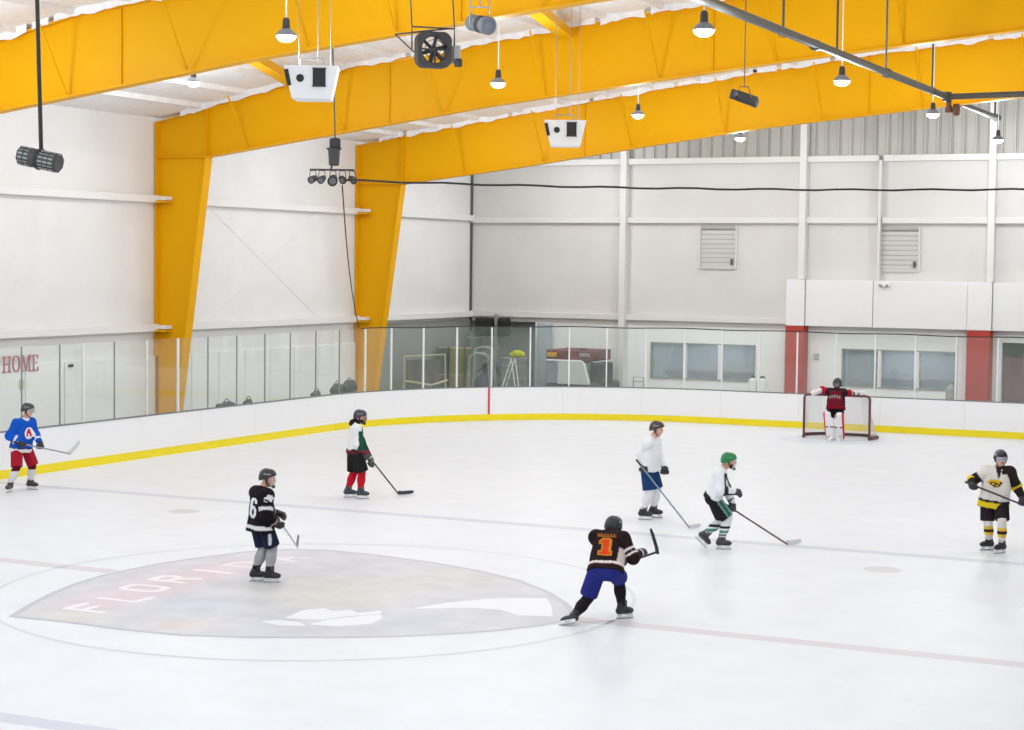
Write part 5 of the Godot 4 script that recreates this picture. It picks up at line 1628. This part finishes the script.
func stick(label: String, at: Vector3, butt: Vector3, heel: Vector3, tip: Vector3, shaft: Color, blade: Color, tall := 1.0) -> void:
	var t := thing("hockey_stick", label, "hockey stick", at, 0.4473)
	var d := (heel - butt)
	var z := d.normalized()
	var x := z.cross((tip - heel).normalized()).normalized()
	var bs := Basis(x, z.cross(x).normalized(), z)
	var sm := mat(int(shaft.r8), int(shaft.g8), int(shaft.b8), 0.4)
	obj("shaft", MB.new().soft_box((butt + heel) / 2, Vector3(0.02, 0.03, d.length()), 0.005, bs), sm, t)
	obj("grip_tape", MB.new().soft_box(butt + z * 0.08, Vector3(0.026, 0.035, 0.18), 0.006, bs).soft_box(butt - z * 0.0, Vector3(0.034, 0.042, 0.03), 0.008, bs), M.black if shaft.v > 0.3 else M.charcoal, t)
	var e := tip - heel
	var ez := e.normalized()
	var up := (-z - ez * (-z).dot(ez)).normalized()
	var out := ez.cross(up).normalized()
	var prof := [Vector2(-0.03, 0.0), Vector2(0.05, -0.012), Vector2(0.24, -0.005), Vector2(0.30, 0.02), Vector2(0.305, 0.06), Vector2(0.27, 0.072), Vector2(0.06, 0.066), Vector2(0.0, 0.08), Vector2(-0.03, 0.06)]
	var L := maxf(e.length(), 0.2) / 0.29
	obj("blade", MB.new().prism(prof, func(px, py, dd): return heel + ez * px * L + up * py * tall + out * (dd + 0.35 * px * px), -0.006, 0.006), mat(int(blade.r8), int(blade.g8), int(blade.b8), 0.6), t)


func players() -> void:
	var white := tone(238, 238, 240)
	var black := tone(36, 34, 36)
	var dark := tone(48, 46, 48)
	var skin := tone(222, 172, 148)

	# blue jersey, far left
	var at := Vector3(-11.369, 0, -6.957)
	var k := person_at("hockey player in blue jersey and red pants standing by the left boards", at, {"S": 0.985, "face": 32.0, "gaze": 8.0, "pelvis": Vector3(0.0, 0.93, 0.0), "neck": Vector3(0.08, 1.48, 0.02), "head": Vector3(0.16, 1.655, 0.05), "hR": Vector3(0.1, 0.98, 0.27), "hL": Vector3(0.42, 0.92, 0.13), "gripR": Vector3(0.93, -0.24, -0.2), "gripL": Vector3(0.93, -0.24, -0.2), "fR": Vector3(-0.16, 0, 0.24), "fL": Vector3(0.13, 0, -0.22), "toeR": 100.0, "toeL": 15.0})
	body(k, skin, skin)
	var blue := tone(24, 86, 190)
	jersey(k, -0.12, func(p):
		var y: float = (p - k.pel).dot(k.up)
		if y < -0.045 and (p - k.pel).length() < 0.42: return white
		if y < -0.015 and (p - k.pel).length() < 0.42: return tone(60, 60, 130)
		if (p - k.neck).length() < 0.1 and (p - k.neck).dot(k.CF) > 0.02: return white
		for q in ["R", "L"]:
			var l := limb(p, k["el" + q], k["wr" + q])
			if l[0] < 0.1 and l[1] > 0.45 and l[1] < 0.62: return white
			if (p - k["sh" + q] - Vector3(0, 0.08, 0)).length() < 0.05: return tone(190, 205, 230)
		return blue, 1.02)
	patch(k, "chest_crest", k.neck - k.up * 0.27 + k.CF * 0.1 + k.L * 0.02, k.L, k.up, 0.24, 0.24, 24, 24, func(u, v):
		var d := Vector2(u - 0.5, v - 0.5).length()
		if d > 0.5: return null
		if d > 0.38: return white
		if v > 0.25 and absf(u - 0.5) < 0.34 - (v - 0.25) * 0.42 and not (absf(u - 0.5) < 0.07 and v < 0.45): return tone(205, 30, 60)
		return tone(236, 226, 232))
	pants(k, func(_p): return tone(164, 30, 48), 1.06)
	socks(k, func(p): return tone(224, 220, 220) if p.y < 0.43 else tone(90, 26, 40))
	skates(k, tone(62, 54, 56), tone(210, 205, 205))
	gloves(k, tone(28, 32, 44), tone(220, 225, 230))
	helmet(k, tone(52, 54, 56), tone(120, 120, 118), "visor")
	stick("hockey stick with pale blade held level by the player in blue", at, Vector3(-0.06, 1.03, 0.31), Vector3(1.02, 0.77, 0.02), Vector3(1.2, 0.98, -0.08), tone(150, 148, 150), tone(206, 208, 212))

	# white and green jersey, red socks
	at = Vector3(-4.93, 0, -9.44)
	k = person_at("hockey player in white and green jersey with black pants and red socks", at, {"S": 0.985, "face": -12.0, "gaze": 2.0, "pelvis": Vector3(-0.01, 0.965, 0.0), "neck": Vector3(0.02, 1.49, 0.0), "head": Vector3(0.1, 1.64, 0.0), "hR": Vector3(0.255, 0.86, 0.13), "hL": Vector3(0.32, 0.70, 0.1), "gripR": Vector3(0.55, -0.74, -0.35), "gripL": Vector3(0.55, -0.74, -0.35), "fR": Vector3(0.12, 0, 0.1), "fL": Vector3(-0.15, 0, -0.08), "toeR": 5.0, "toeL": -8.0})
	body(k, skin, tone(60, 44, 44))
	var green := tone(36, 84, 62)
	jersey(k, -0.06, func(p):
		var r: Vector3 = p - k.pel
		var y: float = r.dot(k.up)
		if y < 0.03 and r.length() < 0.34: return tone(88, 34, 46) if y < -0.01 else tone(150, 40, 66)
		var f: float = r.dot(k.CF)
		for q in ["R", "L"]:
			var a := limb(p, k["sh" + q], k["el" + q])
			var b := limb(p, k["el" + q], k["wr" + q])
			if minf(a[0], b[0]) < 0.115 and (a[1] > 0.15 or b[0] < 0.1) and (p - (k["el" + q] if b[0] < a[0] else k["sh" + q])).dot(k.F + k.L * 0.2) > -0.01: return green
		if f > 0.085: return green
		return tone(236, 237, 236))
	pants(k, func(p): return tone(38, 34, 36), 1.04, 1.18)
	socks(k, func(p): return tone(196, 32, 48) if p.y > 0.23 else tone(60, 66, 66))
	skates(k, tone(58, 70, 74), tone(90, 96, 98))
	gloves(k, tone(60, 62, 64), tone(216, 216, 216))
	helmet(k, tone(54, 58, 62), tone(120, 120, 120), "cage")
	var hf := Field.new()
	hf.k = 0.03
	hf.cap(k.head - k.HF * 0.07 - k.HU * 0.06, k.neck - k.HF * 0.08 + Vector3(0, 0.03, 0), 0.05, 0.06).cap(k.neck - k.HF * 0.08 + Vector3(0, 0.03, 0), k.neck - k.HF * 0.12 - Vector3(0, 0.01, 0), 0.055, 0.03).cap(k.head - k.HU * 0.09 + k.HL * 0.04 - k.HF * 0.02, k.neck + k.HF * 0.03 + k.HL * 0.03, 0.04, 0.035).cap(k.head - k.HU * 0.09 - k.HL * 0.05 - k.HF * 0.02, k.neck + k.HF * 0.03 - k.HL * 0.04, 0.04, 0.035)
	obj("hair", hf.into(MB.new(), 0.012, func(_p): return tone(44, 36, 36)), M.cloth, k.t)
	stick("dark hockey stick resting on the ice before the player with red socks", at, Vector3(0.16, 1.03, 0.19), Vector3(0.86, 0.03, -0.45), Vector3(1.12, 0.035, -0.62), tone(66, 64, 70), tone(58, 62, 72))

	# black jersey, number six
	at = Vector3(-1.148, 0, -0.368)
	k = person_at("hockey player in black jersey numbered 6 standing on the centre emblem", at, {"S": 0.94, "face": -34.0, "gaze": 4.0, "pelvis": Vector3(-0.05, 0.905, 0.0), "neck": Vector3(-0.03, 1.39, 0.0), "head": Vector3(0.06, 1.545, 0.0), "hR": Vector3(0.27, 0.87, 0.06), "hL": Vector3(0.26, 0.94, -0.2), "gripR": Vector3(0.1, -0.45, -0.9), "gripL": Vector3(0.1, -0.45, -0.9), "fR": Vector3(0.09, 0, 0.06), "fL": Vector3(-0.13, 0, -0.02), "toeR": 2.0, "toeL": -8.0, "elbowR": Vector3(-0.2, -0.8, 0.6), "spread": -0.2})
	body(k, skin, skin)
	jersey(k, -0.165, func(p):
		var r: Vector3 = p - k.pel
		var y: float = r.dot(k.up)
		var nearb: bool = limb(p, k.elR, k.wrR)[0] > 0.11 and limb(p, k.elL, k.wrL)[0] > 0.11
		if nearb and y > -0.105 and y < -0.05: return tone(226, 228, 222)
		for q in ["R", "L"]:
			var a := limb(p, k["sh" + q], k["el" + q])
			if a[0] < 0.125 and a[1] > 0.62 and a[1] < 0.82 and limb(p, k.pel, k.neck)[0] > 0.13: return tone(222, 222, 224)
			var b := limb(p, k["el" + q], k["wr" + q])
			if b[0] < 0.1 and b[1] > 0.7 and b[1] < 0.82: return tone(170, 150, 152)
		return tone(30, 28, 32), 1.06)
	var six := ["..#######.", ".#########", "####...###", "###....###", "###.......", "###.......", "########..", "#########.", "####..####", "###....###", "###....###", "###....###", "####..####", ".########.", "..######.."]
	patch(k, "number", k.neck - k.up * 0.28 - k.CF * 0.05 - k.L * 0.03, -k.L, k.up, 0.2, 0.3, 20, 30, glyph(six, {"#": white}))
	var emb := ["...##.....", "..######..", ".########.", "##########", "..########", "#...####..", ".##...##.."]
	patch(k, "sleeve_emblem", k.shR + Vector3(0.02, -0.03, 0.06), k.F, k.up, 0.15, 0.11, 14, 10, glyph(emb, {"#": tone(232, 230, 232)}))
	pants(k, func(p):
		var r: Vector3 = p - k.hipR
		if r.dot(-k.L) > 0.07 and absf(r.dot(k.F) - 0.02 + r.y * 0.12) < 0.035 + r.y * 0.06 and r.y > -0.34: return tone(226, 226, 232)
		return tone(38, 40, 62), 0.98, 1.06)
	socks(k, func(p): return tone(172, 172, 176) if p.y > 0.25 else tone(36, 34, 36))
	skates(k, black, tone(70, 68, 70))
	gloves(k, tone(40, 34, 38), tone(150, 120, 124))
	helmet(k, tone(44, 42, 44), tone(150, 140, 140), "pale_cage")
	stick("pale hockey stick with upturned blade of the player numbered 6", at, Vector3(0.24, 1.02, 0.34), Vector3(0.37, 0.34, -1.15), Vector3(0.345, 0.46, -1.32), tone(196, 194, 198), tone(120, 120, 126))

	# black jersey, orange number, skating away
	at = Vector3(4.418, 0, 0.044)
	k = person_at("hockey player in black jersey with orange number 1 and blue pants, skating away", at, {"S": 0.97, "face": -72.0, "gaze": -60.0, "pelvis": Vector3(0.09, 0.70, 0.05), "neck": Vector3(0.16, 1.17, -0.24), "head": Vector3(0.22, 1.23, -0.37), "hR": Vector3(0.6, 0.86, -0.36), "hL": Vector3(0.34, 0.72, -0.5), "gripR": Vector3(0.84, 0.42, -0.2), "gripL": Vector3(0.84, 0.42, -0.2), "fR": Vector3(0.33, 0, -0.24), "fL": Vector3(-0.33, 0.0, 0.2), "toeR": -25.0, "toeL": -150.0, "liftL": -0.05, "pitchL": 0.25, "rollL": 1.0, "elbowR": Vector3(0.35, -0.9, 0.5), "spread": -0.1})
	body(k, skin, skin)
	var brownb := tone(44, 32, 30)
	jersey(k, -0.03, func(p):
		var r: Vector3 = p - k.pel
		var y: float = r.dot(k.up)
		if r.length() < 0.36 and y > 0.045 and y < 0.085: return tone(236, 190, 180) if y < 0.06 else tone(240, 232, 226)
		for q in ["R", "L"]:
			var a := limb(p, k["sh" + q], k["el" + q])
			if a[0] < 0.12 and ((a[1] > 0.5 and a[1] < 0.62) or (a[1] > 0.74 and a[1] < 0.84)) and limb(p, k.pel, k.neck)[0] > 0.17: return tone(238, 226, 222)
			var b := limb(p, k["el" + q], k["wr" + q])
			if b[0] < 0.1 and b[1] > 0.72 and b[1] < 0.9: return tone(220, 214, 214)
		if r.dot(-k.L) > 0.165 and y > 0.09 and y < 0.3 and limb(p, k.shR, k.elR)[0] > 0.105 and limb(p, k.elR, k.wrR)[0] > 0.1: return tone(222, 205, 200)
		return brownb, 1.0)
	var one := ["..yyyyyy..", ".yyooooyy.", "yyoooooyy.", "yooooooyy.", "yyyooooyy.", "..yooooyy.", "..yooooyy.", "..yooooyy.", "..yooooyy.", "..yooooyy.", "yyyooooyyy", "yooooooooy", "yooooooooy", "yyyyyyyyyy"]
	patch(k, "number", k.neck - k.up * 0.27 - k.CF * 0.05, -k.L, k.up, 0.2, 0.26, 20, 28, glyph(one, {"o": tone(232, 74, 34), "y": tone(214, 140, 48)}))
	patch(k, "name_bar", k.neck - k.up * 0.105 - k.CF * 0.05, -k.L, k.up, 0.26, 0.05, 36, 6, func(u, v): return tone(170, 100, 48) if int(u * 12) % 2 == 0 or v < 0.3 else tone(92, 58, 38))
	pants(k, func(_p): return tone(46, 50, 128), 0.92, 1.05)
	socks(k, func(_p): return tone(42, 36, 40))
	skates(k, tone(40, 44, 50), tone(70, 74, 80))
	gloves(k, tone(34, 32, 38), tone(226, 222, 222))
	helmet(k, tone(52, 52, 58), tone(150, 150, 156), "cage")
	stick("black hockey stick with raised blade of the player with orange number", at, Vector3(0.2, 0.66, -0.46), Vector3(0.84, 0.88, -0.5), Vector3(0.76, 1.16, -0.62), tone(46, 44, 46), tone(44, 44, 48), 0.6)

	# all white jersey
	at = Vector3(1.326, 0, -9.654)
	k = person_at("hockey player in plain white jersey, blue pants and white socks, standing upright", at, {"S": 1.01, "face": 24.0, "gaze": 22.0, "pelvis": Vector3(0.0, 0.985, 0.0), "neck": Vector3(0.06, 1.53, 0.02), "head": Vector3(0.14, 1.695, 0.05), "hR": Vector3(-0.12, 0.96, 0.26), "hL": Vector3(0.3, 0.88, -0.06), "gripR": Vector3(0.47, -0.6, 0.65), "gripL": Vector3(0.5, -0.7, 0.4), "fR": Vector3(-0.11, 0, 0.14), "fL": Vector3(0.1, 0, -0.14), "toeR": 18.0, "toeL": 8.0, "elbowR": Vector3(-0.35, -0.3, -0.5), "elbowL": Vector3(-0.1, -0.5, -0.8)})
	body(k, tone(226, 176, 156), tone(214, 168, 150))
	jersey(k, -0.07, func(_p): return tone(240, 240, 242))
	pants(k, func(_p): return tone(36, 66, 108), 1.0)
	socks(k, func(_p): return tone(236, 236, 238))
	skates(k, tone(44, 42, 44), tone(120, 116, 116))
	gloves(k, tone(34, 32, 34), tone(226, 226, 226))
	helmet(k, tone(62, 54, 58), tone(140, 130, 130), "none")
	stick("long hockey stick held one-handed by the player in plain white", at, Vector3(-0.24, 1.12, 0.14), Vector3(0.65, 0.03, 1.38), Vector3(0.85, 0.03, 1.3), tone(104, 124, 150), tone(196, 196, 202))

	# green helmet
	at = Vector3(3.657, 0, -6.828)
	k = person_at("hockey player with green helmet and black and green striped pants, skating bent forward", at, {"S": 0.97, "face": 6.0, "gaze": 2.0, "pelvis": Vector3(-0.06, 0.87, 0.0), "neck": Vector3(0.08, 1.36, 0.0), "head": Vector3(0.2, 1.485, 0.02), "hR": Vector3(0.35, 0.96, 0.2), "hL": Vector3(0.27, 0.66, -0.14), "gripR": Vector3(0.2, -0.5, 0.85), "gripL": Vector3(0.8, -0.55, -0.2), "fR": Vector3(0.08, 0, 0.08), "fL": Vector3(-0.17, 0, -0.08), "liftL": 0.07, "pitchL": 0.75, "toeL": 10.0, "toeR": 5.0})
	body(k, skin, tone(96, 52, 46))
	jersey(k, -0.03, func(p):
		var r: Vector3 = p - k.pel
		if r.dot(k.up) < -0.03 - r.dot(k.F) * 0.9 and r.dot(k.F) < 0.02 and r.dot(k.up) < 0.16: return tone(36, 40, 42)
		for q in ["R", "L"]:
			var a := limb(p, k["sh" + q], k["el" + q])
			var b := limb(p, k["el" + q], k["wr" + q])
			if a[0] < 0.13 and a[1] > 0.0 and (p - k["sh" + q].lerp(k["el" + q], clampf(a[1], 0, 1))).dot((k.F - Vector3.UP * 0.2).normalized()) > 0.055 and limb(p, k.pel, k.neck)[0] > 0.14: return tone(54, 54, 58)
			if b[0] < 0.1 and b[1] > 0.1 and (p - k["el" + q].lerp(k["wr" + q], clampf(b[1], 0, 1))).y < -0.03: return tone(50, 50, 54)
		return tone(240, 240, 242))
	pants(k, func(p):
		var r: Vector3 = p - k.hipR
		var ax: Vector3 = (k.knR - k.hipR).normalized()
		var w: float = (r - ax * r.dot(ax)).dot(k.F)
		if r.dot(-k.L) > 0.0 and w > 0.015 and w < 0.1: return tone(120, 170, 150) if w < 0.035 or w > 0.075 else tone(64, 96, 88)
		return tone(34, 38, 40), 0.98, 1.04)
	socks(k, func(p):
		if p.y > 0.36 and p.y < 0.41: return tone(40, 48, 48)
		if p.y > 0.285 and p.y < 0.33: return tone(90, 150, 132)
		if p.y < 0.26 and p.y > 0.23: return tone(70, 84, 82)
		return tone(236, 238, 238))
	skates(k, tone(66, 60, 66), tone(120, 116, 120))
	gloves(k, tone(58, 60, 60), tone(120, 122, 120))
	helmet(k, tone(22, 122, 66), tone(60, 160, 100), "pale_cage")
	stick("long brown hockey stick reaching forward from the player with green helmet", at, Vector3(0.12, 0.77, -0.09), Vector3(1.27, 0.03, -0.34), Vector3(1.5, 0.035, -0.46), tone(112, 84, 84), tone(214, 214, 218))

	# cream, black and yellow jersey, far right
	at = Vector3(7.933, 0, -8.893)
	k = person_at("hockey player in cream, black and yellow jersey at the right edge", at, {"S": 0.96, "face": 105.0, "gaze": 92.0, "pelvis": Vector3(-0.06, 0.9, 0.0), "neck": Vector3(-0.01, 1.44, 0.06), "head": Vector3(0.0, 1.595, 0.13), "hR": Vector3(-0.48, 1.15, 0.26), "hL": Vector3(0.36, 0.855, 0.2), "gripR": Vector3(0.93, -0.36, -0.05), "gripL": Vector3(0.93, -0.36, -0.05), "fR": Vector3(-0.08, 0, -0.16), "fL": Vector3(0.05, 0, 0.16), "toeR": 165.0, "toeL": 150.0, "elbowR": Vector3(-0.7, -0.5, -0.3), "elbowL": Vector3(0.25, -0.2, -0.9)})
	body(k, skin, skin)
	var cream := tone(232, 222, 214)
	var yel := tone(234, 200, 40)
	jersey(k, -0.155, func(p):
		var r: Vector3 = p - k.pel
		var y: float = r.dot(k.up)
		if r.length() < 0.36 and y < 0.0 and limb(p, k.elL, k.wrL)[0] > 0.1:
			if y < -0.135: return tone(50, 40, 30)
			return tone(236, 206, 44) if y < -0.04 else tone(48, 36, 34)
		for q in ["R", "L"]:
			var a := limb(p, k["sh" + q], k["el" + q])
			var b := limb(p, k["el" + q], k["wr" + q])
			if b[0] < 0.1 and b[0] < a[0]: return yel if b[1] < 0.3 else tone(40, 34, 34)
			if a[0] < 0.13 and a[1] > -0.1 and limb(p, k.pel, k.neck)[0] > 0.15:
				if a[1] > 0.62: return tone(40, 34, 34) if a[1] < 0.85 else yel
				if q == "L": return tone(48, 40, 38) if (p - k.shL).dot(k.L) > -0.05 else tone(226, 206, 90)
				return tone(40, 34, 34) if a[1] > 0.5 else (yel if absf((p - k.shR).dot(k.CF) + 0.02) < 0.015 else cream)
		var nk: Vector3 = p - k.neck
		if nk.dot(k.CF) > 0.0 and absf(nk.dot(k.L)) < 0.05 + nk.dot(k.up) * 0.25 and nk.dot(k.up) > -0.17: return tone(48, 40, 38)
		if nk.dot(k.up) > -0.08 and nk.dot(k.L) > 0.05: return tone(48, 40, 38)
		return cream, 1.07)
	var eye := ["....yyyyyyyy....", "..yyyyyyyyyyyyy.", "yyyybbbbbyyyybbb", ".yybbyyybbbyybb.", "...bbyybbbbbbb..", ".....bbbyyybb...", "......bbbbb....."]
	patch(k, "chest_crest", k.neck - k.up * 0.25 + k.CF * 0.1 - k.L * 0.03, k.L, (k.up - k.L * 0.35).normalized(), 0.26, 0.13, 32, 16, glyph(eye, {"y": tone(226, 180, 40), "b": tone(70, 50, 40)}))
	pants(k, func(p): return tone(46, 38, 42), 0.92, 1.04)
	socks(k, func(p):
		if p.y > 0.33 and p.y < 0.385: return tone(66, 40, 34)
		if p.y > 0.28 and p.y < 0.44: return tone(232, 200, 70)
		return tone(230, 224, 216))
	skates(k, tone(44, 42, 42), tone(190, 186, 180))
	gloves(k, tone(40, 38, 40), tone(70, 66, 66))
	helmet(k, tone(42, 42, 44), tone(190, 188, 186), "visor")
	stick("dark hockey stick held across the thighs by the player in cream and yellow", at, Vector3(-0.62, 1.21, 0.3), Vector3(1.02, 0.575, 0.2), Vector3(1.25, 0.68, 0.1), tone(66, 56, 56), tone(60, 60, 62))

	# goalkeeper leaning on the crossbar
	at = Vector3(0.03, 0, -27.05)
	k = person_at("goalkeeper in red and black jersey and white leg pads leaning on the crossbar", at, {"S": 0.96, "face": 112.0, "gaze": 112.0, "pelvis": Vector3(0.0, 0.9, 0.0), "neck": Vector3(0.03, 1.40, -0.1), "head": Vector3(0.04, 1.57, -0.06), "hR": Vector3(-0.56, 1.33, -0.16), "hL": Vector3(0.66, 1.28, -0.42), "gripR": Vector3(0.3, 0.2, 0.9), "gripL": Vector3(0.2, 0.3, 0.9), "fR": Vector3(-0.125, 0, -0.02), "fL": Vector3(0.125, 0, 0.05), "toeR": 125.0, "toeL": 100.0, "elbowR": Vector3(0.1, 0.2, -0.9), "elbowL": Vector3(0.0, 0.2, -0.9)})
	body(k, skin, skin)
	var redj := tone(176, 26, 46)
	jersey(k, -0.06, func(p):
		var r: Vector3 = p - k.pel
		var y: float = r.dot(k.up)
		var s: float = absf(r.dot(k.L))
		if y < 0.05 and r.length() < 0.3: return tone(120, 20, 36)
		for q in ["R", "L"]:
			var a := limb(p, k["sh" + q], k["el" + q])
			var b := limb(p, k["el" + q], k["wr" + q])
			if b[0] < 0.11 and b[1] > 0.05 and b[0] < a[0] + 0.01:
				if q == "L": return tone(30, 26, 30) if b[1] > 0.3 else tone(226, 214, 218)
				return redj
			if a[0] < 0.13 and a[1] > 0.3: return redj
		if y > 0.44: return tone(58, 34, 40)
		if s > 0.15 and r.dot(k.CF) < 0.12: return tone(40, 28, 34)
		if y > 0.2 and y < 0.3 and absf(r.dot(k.L)) < 0.13: return tone(110, 34, 46)
		return tone(104, 26, 40), 1.12)
	patch(k, "chest_lettering", k.neck - k.up * 0.24 + k.CF * 0.1, k.L, k.up, 0.34, 0.17, 30, 16, func(u, v):
		var e: float = (v - 0.5) + 0.9 * (u - 0.5) * (u - 0.5)
		if absf(e - 0.12) < 0.24: return tone(150, 134, 130) if int(u * 15) % 3 < 2 else tone(96, 54, 58)
		return null)
	pants(k, func(p): return tone(34, 30, 34), 0.8, 1.0)
	skates(k, tone(200, 196, 198), tone(120, 120, 124))
	helmet(k, tone(58, 50, 54), tone(90, 84, 86), "goalie")
	for q in ["R", "L"]:
		# tall leg pad: face, knee rolls, red edge, calf wrap
		var kn: Vector3 = k["kn" + q]
		var an: Vector3 = k["an" + q]
		var ax := (kn - an).normalized()
		var sd: Vector3 = k.L * (-1.0 if q == "R" else 1.0)
		var fr: Vector3 = (k.F - ax * ax.dot(k.F)).normalized()
		var pf := Field.new()
		pf.k = 0.05
		var b0: Vector3 = an - ax * 0.06 + fr * 0.06
		for o in [-0.075, 0.0, 0.075]:
			pf.cap(b0 + sd * o, b0 + ax * (0.7 if o > -0.05 else 0.52) + sd * (o * 1.1 + 0.012), 0.06, 0.066)
		pf.cap(b0 + ax * 0.34 - sd * 0.07 + fr * 0.03, b0 + ax * 0.34 + sd * 0.07 + fr * 0.03, 0.045, 0.045)
		pf.cap(b0 - sd * 0.05 + fr * 0.03, b0 + fr * 0.14 - ax * 0.02, 0.06, 0.05)
		var pd := obj("leg_pad", pf.into(MB.new(), 0.014, func(p):
			var r: Vector3 = p - b0
			if r.dot(sd) > 0.1: return tone(206, 36, 56)
			var y: float = r.dot(ax)
			if absf(y - 0.345) < 0.02 and absf(r.dot(sd)) > 0.03: return tone(150, 60, 66)
			return tone(240, 238, 240)), M.shell, k.t)
		obj("strap", MB.new().box(b0 + ax * 0.2 - fr * 0.05, Vector3(0.2, 0.03, 0.1), Basis(sd, ax, sd.cross(ax))), M.black, pd)
	# catching glove on his right, blocker on his left
	var cf := hand_field(k, "R", 2.3)
	cf.k = 0.03
	cf.cap(k.wrR + k.pdR * 0.02 - k.gripR * 0.02, k.wrR + k.pdR * 0.1 - k.gripR * 0.06, 0.06, 0.075).cap(k.wrR, k.wrR + (k.elR - k.wrR).normalized() * 0.12, 0.065, 0.08)
	obj("catching_glove", cf.into(MB.new(), 0.012, func(_p): return tone(238, 236, 236)), M.shell, k.t)
	gloves(k, tone(236, 236, 238), tone(40, 36, 40), ["L"])
	var bb := Basis(k.pdL, Vector3.UP, k.pdL.cross(Vector3.UP).normalized()).orthonormalized()
	obj("blocker_board", MB.new().soft_box(k.wrL + k.pdL * 0.1 + bb.z * 0.08, Vector3(0.32, 0.2, 0.05), 0.02, bb), M.white, k.t)
	obj("blocker_mark", MB.new().prism([Vector2(-0.06, -0.06), Vector2(0.06, -0.06), Vector2(0.03, 0.06)], func(x, y, d): return k.wrL + k.pdL * 0.04 + bb * Vector3(x, y, 0.08 + d), 0.02, 0.029).prism([Vector2(-0.06, -0.06), Vector2(0.06, -0.06), Vector2(0.03, 0.06)], func(x, y, d): return k.wrL + k.pdL * 0.04 + bb * Vector3(x, y, 0.08 - d), 0.02, 0.029), M.black, k.t)
